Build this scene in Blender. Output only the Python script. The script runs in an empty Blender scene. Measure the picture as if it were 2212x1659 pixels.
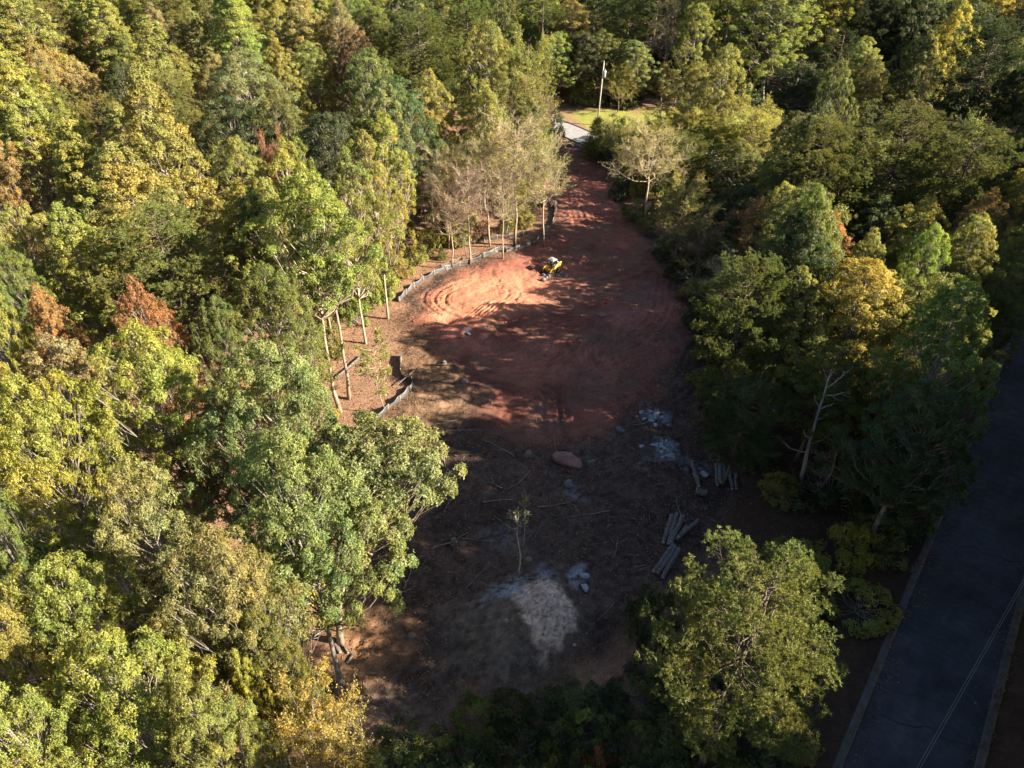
import bpy, math, random
import numpy as np
from mathutils import Vector, Matrix

R = math.radians
random.seed(11)
sc = bpy.context.scene
C = sc.collection

# ------------------------------------------------------------------ camera
PITCH = R(37.3)
CAM_H = 40.0
FPX = 1536.0                      # focal length for a 2212 x 1659 frame
cam_d = bpy.data.cameras.new("Camera")
cam_d.sensor_width = 36.0
cam_d.lens = 36.0 * FPX / 2212.0
cam_d.clip_start = 0.5
cam_d.clip_end = 4000.0
cam = bpy.data.objects.new("Camera", cam_d)
C.objects.link(cam)
cam.location = (0, 0, CAM_H)
cam.rotation_euler = (R(90) - PITCH, 0, 0)
sc.camera = cam

# ------------------------------------------------------------------ light
SUN_EL = R(28.0)
SUN_AZ = R(-12.0)                  # measured from +X towards +Y
world = bpy.data.worlds.new("World")
sc.world = world
world.use_nodes = True
wn = world.node_tree.nodes
bg = wn["Background"]
sky = wn.new("ShaderNodeTexSky")
sky.sky_type = 'NISHITA'
sky.sun_disc = False
sky.sun_elevation = SUN_EL
sky.sun_rotation = R(90) - SUN_AZ
sky.air_density = 1.0
sky.dust_density = 0.6
world.node_tree.links.new(sky.outputs[0], bg.inputs[0])
bg.inputs[1].default_value = 0.05
sun_d = bpy.data.lights.new("Sun", 'SUN')
sun_d.energy = 5.0
sun_d.angle = R(0.53)
sun_d.color = (1.0, 0.88, 0.70)
sun = bpy.data.objects.new("Sun", sun_d)
C.objects.link(sun)
sdir = Vector((math.cos(SUN_EL) * math.cos(SUN_AZ), math.cos(SUN_EL) * math.sin(SUN_AZ), math.sin(SUN_EL)))
sun.rotation_euler = sdir.to_track_quat('Z', 'Y').to_euler()
sun.location = (120, -20, 90)

sc.view_settings.view_transform = 'Standard'
sc.view_settings.look = 'None'
sc.view_settings.exposure = 2.4
sc.view_settings.gamma = 1.0
sc.render.engine = 'CYCLES'
sc.cycles.max_bounces = 8
sc.cycles.diffuse_bounces = 4
sc.cycles.glossy_bounces = 2
sc.cycles.transmission_bounces = 4
sc.cycles.use_denoising = True
sc.cycles.sample_clamp_indirect = 6.0


# ------------------------------------------------------------------ helpers
def at(px, py, z=0.0):
    """a place on the plane z seen along a direction measured on the photograph (2212 x 1659)"""
    x = (px - 1106.0) / FPX
    t = (829.5 - py) / FPX
    dy = math.cos(PITCH) + t * math.sin(PITCH)
    dz = -math.sin(PITCH) + t * math.cos(PITCH)
    s = (z - CAM_H) / dz
    return (x * s, dy * s)


def depth(x, y, z):
    return y * math.cos(PITCH) + (CAM_H - z) * math.sin(PITCH)


def tag(o, label=None, cat=None, group=None, kind=None):
    if label:
        o["label"] = label
    if cat:
        o["category"] = cat
    if group:
        o["group"] = group
    if kind:
        o["kind"] = kind
    return o


def empty(name, loc=(0, 0, 0), rz=0.0):
    o = bpy.data.objects.new(name, None)
    o.empty_display_size = 0.3
    C.objects.link(o)
    o.location = loc
    o.rotation_euler = (0, 0, rz)
    return o


def nrm(a):
    return a / np.maximum(np.linalg.norm(a, axis=-1, keepdims=True), 1e-9)


class MB:
    """collects quads and triangles; build() links them as ONE mesh object"""
    def __init__(self):
        self.v, self.f, self.n, self.attr, self.mi = [], [], 0, [], []

    def add(self, v, f, tint=0.5, mi=0):
        v = np.asarray(v, dtype=np.float64).reshape(-1, 3)
        f = np.asarray(f, dtype=np.int64)
        if f.ndim == 1:
            f = f.reshape(1, -1)
        self.v.append(v)
        self.f.append(f + self.n)
        t = np.asarray(tint, dtype=np.float64)
        self.attr.append(np.full(len(v), t) if t.ndim == 0 else t)
        self.mi.append(np.full(len(f), mi))
        self.n += len(v)

    def mesh(self, name, mats, smooth=False):
        v = np.concatenate(self.v)
        me = bpy.data.meshes.new(name)
        sizes = np.concatenate([np.full(len(f), f.shape[1]) for f in self.f])
        loops = np.concatenate([f.ravel() for f in self.f])
        starts = np.concatenate([[0], np.cumsum(sizes)[:-1]])
        me.vertices.add(len(v))
        me.vertices.foreach_set("co", v.astype(np.float32).ravel())
        me.loops.add(len(loops))
        me.loops.foreach_set("vertex_index", loops.astype(np.int32))
        me.polygons.add(len(sizes))
        me.polygons.foreach_set("loop_start", starts.astype(np.int32))
        a = me.attributes.new("tint", 'FLOAT', 'POINT')
        a.data.foreach_set("value", np.concatenate(self.attr).astype(np.float32))
        for m in (mats if isinstance(mats, (list, tuple)) else [mats]):
            me.materials.append(m)
        me.polygons.foreach_set("material_index", np.concatenate(self.mi).astype(np.int32))
        me.update(calc_edges=True)
        me.validate()
        if smooth:
            me.polygons.foreach_set("use_smooth", np.ones(len(sizes), dtype=bool))
        return me

    def build(self, name, mats, parent=None, smooth=False):
        o = bpy.data.objects.new(name, self.mesh(name, mats, smooth))
        C.objects.link(o)
        if parent:
            o.parent = parent
        return o

    # ---- shapes
    def box(self, c, s, rz=0.0, rx=0.0, ry=0.0, tint=0.5, bev=0.0, mi=0, taper=1.0):
        hx, hy, hz = s[0] / 2, s[1] / 2, s[2] / 2
        M = Matrix.Translation(c) @ Matrix.Rotation(rz, 4, 'Z') @ Matrix.Rotation(ry, 4, 'Y') @ Matrix.Rotation(rx, 4, 'X')
        b = min(bev, hx * .9, hy * .9, hz * .9)
        if b <= 0:
            P = [(x * hx * (taper if z > 0 else 1), y * hy * (taper if z > 0 else 1), z * hz) for z in (-1, 1) for x, y in ((-1, -1), (1, -1), (1, 1), (-1, 1))]
            F = [(3, 2, 1, 0), (4, 5, 6, 7), (0, 1, 5, 4), (1, 2, 6, 5), (2, 3, 7, 6), (3, 0, 4, 7)]
            self.add([M @ Vector(p) for p in P], F, tint, mi)
            return
        rings = []
        for z, ins in ((-hz, b), (-hz + b, 0), (hz - b, 0), (hz, b)):
            k = taper if z > 0 else 1
            ax, ay = (hx - ins) * k, (hy - ins) * k
            q = b
            ring = [(-ax + q, -ay), (ax - q, -ay), (ax, -ay + q), (ax, ay - q), (ax - q, ay), (-ax + q, ay), (-ax, ay - q), (-ax, -ay + q)]
            rings.append([M @ Vector((x, y, z)) for x, y in ring])
        P = [p for r in rings for p in r]
        F = []
        for k in range(3):
            for i in range(8):
                j = (i + 1) % 8
                F.append((k * 8 + i, k * 8 + j, k * 8 + 8 + j, k * 8 + 8 + i))
        n0 = self.n
        self.add(P, F, tint, mi)
        self.f.append(np.array([[n0 + i for i in range(7, -1, -1)]]))
        self.f.append(np.array([[n0 + 24 + i for i in range(8)]]))
        self.mi.append(np.array([mi])); self.mi.append(np.array([mi]))

    def tube(self, pts, rad, sides=6, tint=0.5, cap=True, mi=0):
        pts = np.asarray(pts, dtype=np.float64)
        k = len(pts)
        rad = np.broadcast_to(np.asarray(rad, dtype=np.float64), (k,))
        d = np.gradient(pts, axis=0)
        d = nrm(d)
        ref = np.array([0.0, 0, 1.0]) if abs(d[0][2]) < .85 else np.array([1.0, 0, 0])
        u = nrm(np.cross(d, ref))
        w = np.cross(d, u)
        a = np.linspace(0, 2 * np.pi, sides, endpoint=False)
        ring = pts[:, None, :] + rad[:, None, None] * (np.cos(a)[None, :, None] * u[:, None, :] + np.sin(a)[None, :, None] * w[:, None, :])
        i = np.arange(sides)
        j = (i + 1) % sides
        F = np.concatenate([np.stack([q * sides + i, q * sides + j, (q + 1) * sides + j, (q + 1) * sides + i], 1) for q in range(k - 1)])
        n0 = self.n
        self.add(ring.reshape(-1, 3), F, tint, mi)
        if cap and sides > 3:
            self.f.append(np.array([[n0 + q for q in range(sides - 1, -1, -1)]]))
            self.f.append(np.array([[n0 + (k - 1) * sides + q for q in range(sides)]]))
            self.mi.append(np.array([mi])); self.mi.append(np.array([mi]))

    def prism(self, outline, y0, y1, M=None, tint=0.5, mi=0):
        """an outline in x, z extruded along y"""
        n = len(outline)
        P = [Vector((x, y, z)) for y in (y0, y1) for x, z in outline]
        if M is not None:
            P = [M @ p for p in P]
        n0 = self.n
        self.add(P, [(i, (i + 1) % n, n + (i + 1) % n, n + i) for i in range(n)], tint, mi)
        self.f.append(np.array([[n0 + i for i in range(n - 1, -1, -1)]]))
        self.f.append(np.array([[n0 + n + i for i in range(n)]]))
        self.mi.append(np.array([mi])); self.mi.append(np.array([mi]))

    def leaves(self, P, D, N, L, W, tint, fold=0.12, droop=0.18):
        """one kite-shaped leaf per row"""
        n = len(P)
        L = np.broadcast_to(np.asarray(L, dtype=float), (n,))[:, None]
        W = np.broadcast_to(np.asarray(W, dtype=float), (n,))[:, None]
        S = nrm(np.cross(D, N))
        N = nrm(np.cross(S, D))
        mid = P + D * L * .45
        v = np.stack([P, mid + S * W / 2 + N * L * fold, P + D * L - N * L * droop, mid - S * W / 2 + N * L * fold], 1)
        f = np.arange(n * 4).reshape(n, 4)
        self.add(v.reshape(-1, 3), f, np.repeat(tint, 4))


# ---- numpy value noise
def _hash(ix, iy, seed):
    h = (ix.astype(np.int64) * 374761393 + iy.astype(np.int64) * 668265263 + seed * 974711) & 0x7fffffff
    h = ((h ^ (h >> 13)) * 1274126177) & 0x7fffffff
    return ((h ^ (h >> 16)) & 0xffff) / 65535.0


def vnoise(x, y, seed=0):
    ix, iy = np.floor(x), np.floor(y)
    fx, fy = x - ix, y - iy
    fx = fx * fx * (3 - 2 * fx)
    fy = fy * fy * (3 - 2 * fy)
    a, b = _hash(ix, iy, seed), _hash(ix + 1, iy, seed)
    c, d = _hash(ix, iy + 1, seed), _hash(ix + 1, iy + 1, seed)
    return (a * (1 - fx) + b * fx) * (1 - fy) + (c * (1 - fx) + d * fx) * fy


def fbm(x, y, f, octv=4, seed=0):
    s, a, t = 0.0, 1.0, 0.0
    for k in range(octv):
        s = s + a * vnoise(x * f + 17.3 * k, y * f - 9.1 * k, seed + k)
        t += a
        a *= .5
        f *= 2.03
    return s / t


def seg_dist(X, Y, pts, closed=False):
    pts = list(pts) + ([pts[0]] if closed else [])
    best = np.full(X.shape, 1e9)
    for (x0, y0), (x1, y1) in zip(pts[:-1], pts[1:]):
        dx, dy = x1 - x0, y1 - y0
        q = np.clip(((X - x0) * dx + (Y - y0) * dy) / (dx * dx + dy * dy + 1e-12), 0, 1)
        best = np.minimum(best, np.hypot(X - x0 - q * dx, Y - y0 - q * dy))
    return best


def inside(X, Y, poly):
    r = np.zeros(X.shape, dtype=bool)
    n = len(poly)
    for i in range(n):
        x0, y0 = poly[i]
        x1, y1 = poly[(i + 1) % n]
        if y0 == y1:
            continue
        c = ((y0 > Y) != (y1 > Y)) & (X < (x1 - x0) * (Y - y0) / (y1 - y0) + x0)
        r ^= c
    return r


def pmask(X, Y, poly, soft):
    """1 inside a polygon, 0 outside, over a soft edge"""
    d = seg_dist(X, Y, poly, True)
    d = np.where(inside(X, Y, poly), d, -d)
    return np.clip(d / (2 * soft) + .5, 0, 1)


def gpoly(pix):
    return [at(x, y) for x, y in pix]


def smoothpath(pts, n=12):
    pts = np.asarray(pts, dtype=float)
    P = np.vstack([2 * pts[0] - pts[1], pts, 2 * pts[-1] - pts[-2]])
    out = []
    for i in range(1, len(P) - 2):
        for t in np.linspace(0, 1, n, endpoint=False):
            p0, p1, p2, p3 = P[i - 1], P[i], P[i + 1], P[i + 2]
            out.append(.5 * ((2 * p1) + (-p0 + p2) * t + (2 * p0 - 5 * p1 + 4 * p2 - p3) * t * t + (-p0 + 3 * p1 - 3 * p2 + p3) * t ** 3))
    out.append(pts[-1])
    return np.array(out)


# ------------------------------------------------------------------ materials
def new_mat(name):
    m = bpy.data.materials.new(name)
    m.use_nodes = True
    nt = m.node_tree
    return m, nt, nt.nodes, nt.links, nt.nodes["Principled BSDF"]


def leaf_mat(name, rough=.5, spec=.35, trans=.3, turn=(.24, .20, .052), turn_from=.80):
    m, nt, N, L, P = new_mat(name)
    oi = N.new("ShaderNodeObjectInfo")
    at_ = N.new("ShaderNodeAttribute"); at_.attribute_name = "tint"
    ramp = N.new("ShaderNodeMapRange")
    ramp.inputs[1].default_value = 0; ramp.inputs[2].default_value = 1
    ramp.inputs[3].default_value = .62; ramp.inputs[4].default_value = 1.35
    L.new(at_.outputs["Fac"], ramp.inputs[0])
    mul = N.new("ShaderNodeVectorMath"); mul.operation = 'SCALE'
    L.new(ramp.outputs[0], mul.inputs["Scale"])
    geo = N.new("ShaderNodeTexCoord")
    noi = N.new("ShaderNodeTexNoise"); noi.inputs["Scale"].default_value = .45; noi.inputs["Detail"].default_value = 3
    n2_ = N.new("ShaderNodeTexNoise"); n2_.inputs["Scale"].default_value = .22; n2_.inputs["Detail"].default_value = 2
    vv_ = N.new("ShaderNodeVectorMath"); vv_.operation = 'ADD'
    rv_ = N.new("ShaderNodeVectorMath"); rv_.operation = 'SCALE'; rv_.inputs[0].default_value = (37, 91, 53)
    L.new(oi.outputs["Random"], rv_.inputs["Scale"]); L.new(rv_.outputs[0], vv_.inputs[0]); L.new(geo.outputs["Object"], vv_.inputs[1])
    L.new(vv_.outputs[0], n2_.inputs["Vector"])
    r2_ = N.new("ShaderNodeMapRange"); r2_.inputs[1].default_value = .38; r2_.inputs[2].default_value = .66
    L.new(n2_.outputs["Fac"], r2_.inputs[0])
    hv_ = N.new("ShaderNodeMix"); hv_.data_type = 'RGBA'
    L.new(r2_.outputs[0], hv_.inputs[0]); hv_.inputs[6].default_value = (.86, 1.0, 1.0, 1); hv_.inputs[7].default_value = (1.14, 1.05, .90, 1)
    hm_ = N.new("ShaderNodeVectorMath"); hm_.operation = 'MULTIPLY'
    L.new(oi.outputs["Color"], hm_.inputs[0]); L.new(hv_.outputs[2], hm_.inputs[1]); L.new(hm_.outputs[0], mul.inputs[0])
    L.new(vv_.outputs[0], noi.inputs["Vector"])
    # a share of the leaves has turned yellow-brown, more of them in some boughs
    add = N.new("ShaderNodeMath"); add.operation = 'ADD'
    L.new(at_.outputs["Fac"], add.inputs[0])
    half = N.new("ShaderNodeMath"); half.operation = 'MULTIPLY_ADD'; half.inputs[1].default_value = .9; half.inputs[2].default_value = -.45
    L.new(noi.outputs["Fac"], half.inputs[0]); L.new(half.outputs[0], add.inputs[1])
    st = N.new("ShaderNodeMapRange"); st.inputs[1].default_value = turn_from; st.inputs[2].default_value = turn_from + .25
    st.inputs[3].default_value = 0; st.inputs[4].default_value = .55
    L.new(add.outputs[0], st.inputs[0])
    mix = N.new("ShaderNodeMix"); mix.data_type = 'RGBA'
    L.new(st.outputs[0], mix.inputs[0]); L.new(mul.outputs[0], mix.inputs[6]); mix.inputs[7].default_value = (*turn, 1)
    L.new(mix.outputs[2], P.inputs["Base Color"])
    P.inputs["Roughness"].default_value = rough
    P.inputs["Specular IOR Level"].default_value = spec
    tr = N.new("ShaderNodeBsdfTranslucent")
    hs = N.new("ShaderNodeMix"); hs.data_type = 'RGBA'; hs.blend_type = 'MULTIPLY'; hs.inputs[0].default_value = 1
    L.new(mix.outputs[2], hs.inputs[6]); hs.inputs[7].default_value = (1.25, 1.2, .6, 1)
    L.new(hs.outputs[2], tr.inputs["Color"])
    ms = N.new("ShaderNodeMixShader"); ms.inputs[0].default_value = trans
    L.new(P.outputs[0], ms.inputs[1]); L.new(tr.outputs[0], ms.inputs[2])
    L.new(ms.outputs[0], N["Material Output"].inputs[0])
    return m


def rough_mat(name, c0, c1, scale=8.0, rough=.85, bump=.3, detail=5, dist=.05, metallic=0.0, spec=.3, stretch=(1, 1, 1), coord="Object", objcol=False):
    m, nt, N, L, P = new_mat(name)
    tc = N.new("ShaderNodeTexCoord")
    mp = N.new("ShaderNodeMapping"); mp.inputs["Scale"].default_value = stretch
    L.new(tc.outputs[coord], mp.inputs[0])
    no = N.new("ShaderNodeTexNoise"); no.inputs["Scale"].default_value = scale; no.inputs["Detail"].default_value = detail
    no.inputs["Roughness"].default_value = .62
    L.new(mp.outputs[0], no.inputs["Vector"])
    cr = N.new("ShaderNodeValToRGB")
    cr.color_ramp.elements[0].position = .34; cr.color_ramp.elements[1].position = .68
    cr.color_ramp.elements[0].color = (*c0, 1); cr.color_ramp.elements[1].color = (*c1, 1)
    L.new(no.outputs["Fac"], cr.inputs[0])
    if objcol:
        oi = N.new("ShaderNodeObjectInfo")
        mu = N.new("ShaderNodeMix"); mu.data_type = 'RGBA'; mu.blend_type = 'MULTIPLY'; mu.inputs[0].default_value = 1
        L.new(cr.outputs[0], mu.inputs[6]); L.new(oi.outputs["Color"], mu.inputs[7])
        L.new(mu.outputs[2], P.inputs["Base Color"])
    else:
        L.new(cr.outputs[0], P.inputs["Base Color"])
    P.inputs["Roughness"].default_value = rough
    P.inputs["Metallic"].default_value = metallic
    P.inputs["Specular IOR Level"].default_value = spec
    if bump:
        b = N.new("ShaderNodeBump"); b.inputs["Strength"].default_value = bump; b.inputs["Distance"].default_value = dist
        L.new(no.outputs["Fac"], b.inputs["Height"]); L.new(b.outputs[0], P.inputs["Normal"])
    return m


M_LEAF = leaf_mat("broad_leaf", rough=.48, spec=.38, trans=.45)
M_NEEDLE = leaf_mat("needle", rough=.6, spec=.15, trans=.28, turn=(.10, .065, .022), turn_from=.86)
M_BARK = rough_mat("bark", (.10, .085, .07), (.30, .26, .215), 3.0, .9, .6, stretch=(3, 3, .6), objcol=True)
M_TWIG = rough_mat("twig", (.16, .135, .11), (.34, .29, .24), 2.0, .9, 0, objcol=True)
M_SNAG = rough_mat("dead_wood", (.14, .125, .115), (.36, .33, .31), 2.5, .85, .5, stretch=(4, 4, .5))
M_STICK = rough_mat("stick", (.09, .06, .04), (.27, .185, .12), .35, .9, 0, coord="Object")
M_LOG = rough_mat("log_bark", (.045, .043, .041), (.15, .14, .13), 6, .9, .6)
M_LOGEND = rough_mat("log_end", (.22, .18, .13), (.36, .30, .23), 9, .8, .2)
M_ROCK = rough_mat("rock", (.06, .06, .065), (.17, .165, .165), 2.5, .85, .6, dist=.1)
M_PALE = rough_mat("pale_rock", (.16, .175, .20), (.36, .38, .42), 3.0, .8, .5, dist=.08)
M_CLAYROCK = rough_mat("clay_slab", (.135, .070, .058), (.24, .125, .10), 1.6, .9, .6, dist=.1)
M_FABRIC = rough_mat("silt_fabric", (.028, .028, .030), (.075, .074, .076), 2.0, .6, .25, dist=.04, spec=.6)
M_POST = rough_mat("stake_wood", (.30, .22, .14), (.46, .35, .23), 6, .85, .2)
M_POLE = rough_mat("pole_wood", (.22, .19, .16), (.40, .36, .31), 5, .85, .3, stretch=(3, 3, .3))
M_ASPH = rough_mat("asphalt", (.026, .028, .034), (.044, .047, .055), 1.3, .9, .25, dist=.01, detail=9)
M_DRIVE = rough_mat("pale_asphalt", (.17, .165, .165), (.25, .24, .24), 1.5, .9, .2, dist=.01, detail=8)
_nt = M_ASPH.node_tree
_p = _nt.nodes["Principled BSDF"]
_src = _p.inputs["Base Color"].links[0].from_socket
_n = _nt.nodes.new("ShaderNodeTexNoise"); _n.inputs["Scale"].default_value = .16; _n.inputs["Detail"].default_value = 5
_n.inputs["Roughness"].default_value = .7
_r = _nt.nodes.new("ShaderNodeMapRange"); _r.inputs[1].default_value = .36; _r.inputs[2].default_value = .64; _r.inputs[3].default_value = .62; _r.inputs[4].default_value = 1.45
_c = _nt.nodes.new("ShaderNodeTexCoord")
_nt.links.new(_c.outputs["Object"], _n.inputs["Vector"]); _nt.links.new(_n.outputs["Fac"], _r.inputs[0])
_v = _nt.nodes.new("ShaderNodeVectorMath"); _v.operation = 'SCALE'
_nt.links.new(_src, _v.inputs[0]); _nt.links.new(_r.outputs[0], _v.inputs["Scale"]); _nt.links.new(_v.outputs[0], _p.inputs["Base Color"])
M_CRACK = rough_mat("tar", (.016, .016, .018), (.03, .03, .032), 3, .7, 0)
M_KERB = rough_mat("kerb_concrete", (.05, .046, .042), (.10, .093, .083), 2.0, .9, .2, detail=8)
M_METAL = rough_mat("galvanised", (.42, .43, .45), (.60, .61, .63), 4, .45, .05, metallic=.6, spec=.5)
M_WIRE = rough_mat("wire_metal", (.14, .14, .145), (.22, .22, .225), 4, .5, 0, metallic=.3)
M_YEL = rough_mat("yellow_paint", (.36, .19, .02), (.60, .34, .02), 5, .45, .05, spec=.5)
M_BLK = rough_mat("black_steel", (.010, .010, .011), (.03, .029, .028), 5, .55, .05, spec=.5)
M_GREY = rough_mat("worn_grey_steel", (.10, .10, .10), (.34, .34, .34), 6, .45, .1, spec=.6)
M_TYRE = rough_mat("tyre_rubber", (.025, .022, .02), (.11, .065, .045), 7, .9, .3)
M_GLASS = rough_mat("dark_glass", (.008, .009, .011), (.014, .015, .018), 3, .12, 0, spec=.7)
M_RED = rough_mat("marker_red", (.55, .03, .02), (.7, .05, .03), 6, .6, 0)
M_ROOFM = rough_mat("pale_roof", (.42, .43, .45), (.56, .57, .60), 3, .6, .1)
M_WALLM = rough_mat("shed_wall", (.22, .21, .20), (.32, .31, .29), 3, .8, .1)
M_STUMP = rough_mat("stump_wood", (.09, .07, .05), (.20, .15, .10), 6, .85, .4)

# ------------------------------------------------------------------ the ground
CLEAR = gpoly([(690, 1470), (715, 1330), (745, 1240), (775, 1080), (772, 950), (835, 890), (888, 838), (868, 780), (870, 650), (940, 590), (1030, 566), (1100, 545), (1185, 500),
               (1205, 440), (1200, 360), (1205, 305), (1285, 322), (1300, 345), (1335, 400), (1400, 480), (1450, 560), (1510, 650), (1520, 760), (1515, 880), (1560, 980), (1590, 1080),
               (1520, 1180), (1450, 1260), (1380, 1350), (1300, 1420), (1160, 1475), (1000, 1540), (880, 1560), (760, 1535)])
CLAY = gpoly([(895, 700), (960, 770), (1040, 850), (1040, 930), (1120, 955), (1260, 945), (1380, 890), (1440, 800), (1490, 740), (1465, 640), (1405, 540), (1352, 450), (1308, 390), (1283, 335),
              (1205, 318), (1205, 440), (1190, 510), (1100, 552), (1000, 590), (925, 640)])
SAND = gpoly([(940, 1330), (1050, 1312), (1110, 1275), (1180, 1235), (1225, 1270), (1255, 1330), (1262, 1380), (1205, 1440), (1120, 1480), (1000, 1470), (930, 1420)])
SAND2 = gpoly([(745, 1500), (860, 1440), (960, 1480), (1080, 1480), (960, 1545), (860, 1555), (765, 1535)])
PALE = [(at(1405, 902), 1.5, .9), (at(1432, 966), 1.2, 1.6), (at(1390, 985), 1.6, .3), (at(1242, 1048), 1.0, .5), (at(1105, 1300), 1.5, 1.1), (at(1180, 1240), 1.3, .7),
        (at(1262, 1255), .9, 1.2), (at(1500, 1000), 1.5, .6), (at(1010, 722), 1.0, .9), (at(1080, 1170), 1.6, .25), (at(1330, 690), 3.0, .12), (at(1390, 640), 3.0, .12)]
LAWN = [(9, 134), (13, 129), (17, 122), (23, 114), (36, 112), (50, 118), (54, 131), (44, 137), (30, 136), (20, 137), (13, 138)]
ROAD_L = [at(1819, 1659), at(1984, 1246)]
ROAD_R = [at(2103, 1659), at(2194, 1306)]
rdir = np.array(ROAD_L[1]) - np.array(ROAD_L[0]); rdir /= np.linalg.norm(rdir)
rp = (np.array(ROAD_L[0]) + np.array(ROAD_R[0])) / 2
rnor = np.array([rdir[1], -rdir[0]])
RHW = float(abs(np.dot(np.array(ROAD_R[0]) - np.array(ROAD_L[0]), rnor))) / 2
RC = rp + rnor * (np.dot((np.array(ROAD_L[0]) + np.array(ROAD_R[0])) / 2 - rp, rnor))
DRIVE = smoothpath([(-3, 137.5), (2, 133.5), (7.6, 128.5), (13.8, 119.6), (18.5, 113.5), (24, 108)], 8)


def axis(dense0, dense1, step, far0, far1):
    a = list(np.arange(dense0, dense1 + 1e-6, step))
    s, x = step, dense1
    while x < far1:
        s *= 1.22; x += s; a.append(min(x, far1))
    s, x, b = step, dense0, []
    while x > far0:
        s *= 1.22; x -= s; b.append(max(x, far0))
    return np.array(b[::-1] + a)


gx = axis(-24, 27, .155, -900, 900)
gy = axis(15, 118, .17, -500, 1500)
GX, GY = np.meshgrid(gx, gy)
X, Y = GX.ravel(), GY.ravel()

wx = X + (fbm(X, Y, .35, 3, 5) - .5) * 3.2 + (fbm(X, Y, 1.7, 2, 15) - .5) * .8
wy = Y + (fbm(X, Y, .35, 3, 9) - .5) * 3.2 + (fbm(X, Y, 1.7, 2, 19) - .5) * .8
mclear = pmask(wx, wy, CLEAR, .8)
mclay = pmask(wx, wy, CLAY, 1.2)
msand = np.maximum(pmask(wx, wy, SAND, 1.1), .7 * pmask(wx, wy, SAND2, .9)) * np.clip(.45 + 1.1 * fbm(X, Y, .5, 3, 83), 0, 1)
mlawn = pmask(wx, wy, LAWN, 1.0)


def ground_z(X, Y, fine=True):
    z = (fbm(X, Y, .03, 2, 3) - .5) * 1.0 * np.clip((np.abs(X) + np.abs(Y - 60) - 60) / 60, 0, 1)
    c = pmask(X, Y, CLEAR, 2.0)
    z = z + c * (fbm(X, Y, .12, 3, 21) - .5) * .9
    # hummocks on the rim of the pad, and spoil mounds
    for (px, py, r, h) in ((900, 690, 2.2, .5), (960, 712, 2.4, .6), (1055, 700, 2.2, .45), (1150, 690, 2.0, .4), (1220, 612, 2.6, .35), (1090, 565, 3.0, .8), (1190, 520, 3, .7),
                           (1165, 1310, 2.6, .7), (1200, 1375, 2.2, .6), (1110, 1350, 2.6, .6), (1050, 1420, 3.0, .5), (800, 1330, 1.6, .35), (1330, 700, 4, .5), (880, 905, 3, .4), (1420, 1000, 2, .3)):
        cx, cy = at(px, py)
        z = z + h * np.exp(-((X - cx) ** 2 + (Y - cy) ** 2) / (r * r))
    for (px, py, r, h) in ((965, 695, 1.0, .7), (1105, 690, 1.3, .35), (1300, 1400, 1.4, .6), (1215, 915, 1.6, .35), (985, 1395, 1.2, .3)):
        cx, cy = at(px, py)
        z = z - h * np.exp(-((X - cx) ** 2 + (Y - cy) ** 2) / (r * r))
    # the drop of a small bank along the near rim
    cx, cy = at(860, 1556)
    z = z - .8 / (1 + np.exp(np.clip((Y - cy + 1.0 + .25 * np.sin(X * 2.1)) * 5, -40, 40))) * np.clip(1 - np.abs(X + 4) / 9, 0, 1)
    if fine:
        a_ = .9 * (fbm(X, Y, .05, 2, 141) - .5) * 6.28
        z = z + c * .10 * (fbm((X * np.cos(a_) + Y * np.sin(a_)) * .30, (-X * np.sin(a_) + Y * np.cos(a_)) * 2.6, 1.0, 2, 151) - .5)
        z = z + c * (fbm(X, Y, .7, 3, 31) - .5) * .34 + c * (fbm(X, Y, 2.6, 2, 37) - .5) * .13
    lane = np.abs((X - RC[0]) * rnor[0] + (Y - RC[1]) * rnor[1])
    flat = np.clip((lane - RHW - 1.0) / 3.0, 0, 1)
    flat = flat * np.clip((seg_dist(X, Y, [tuple(p) for p in DRIVE[::4]]) - 3.6) / 3.0, 0, 1)
    return z * flat


Z = ground_z(X, Y)
_hf_x, _hf_y = gx, gy


# machine tracks pressed into the clay
def groove(path, gap, dep, wid, lug=0.0):
    global Z
    path = smoothpath(path, 10)
    x0, x1 = path[:, 0].min() - 2, path[:, 0].max() + 2
    y0, y1 = path[:, 1].min() - 2, path[:, 1].max() + 2
    sel = np.where((X > x0) & (X < x1) & (Y > y0) & (Y < y1))[0]
    t = nrm(np.gradient(path, axis=0))
    nn = np.stack([-t[:, 1], t[:, 0]], 1)
    for s in (-1, 1):
        d = seg_dist(X[sel], Y[sel], [tuple(q) for q in path + nn * s * gap / 2])
        prof = -dep * np.exp(-(d / wid) ** 2) + dep * .8 * np.exp(-((d - wid * 1.9) / (wid * .7)) ** 2)
        if lug:
            prof = prof * (1 + lug * np.sin((X[sel] + Y[sel]) * 14))
        Z[sel] += prof * (.6 + .8 * vnoise(X[sel] * .8, Y[sel] * .8, 77))


def gp(*pix):
    return [at(x, y) for x, y in pix]


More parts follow.
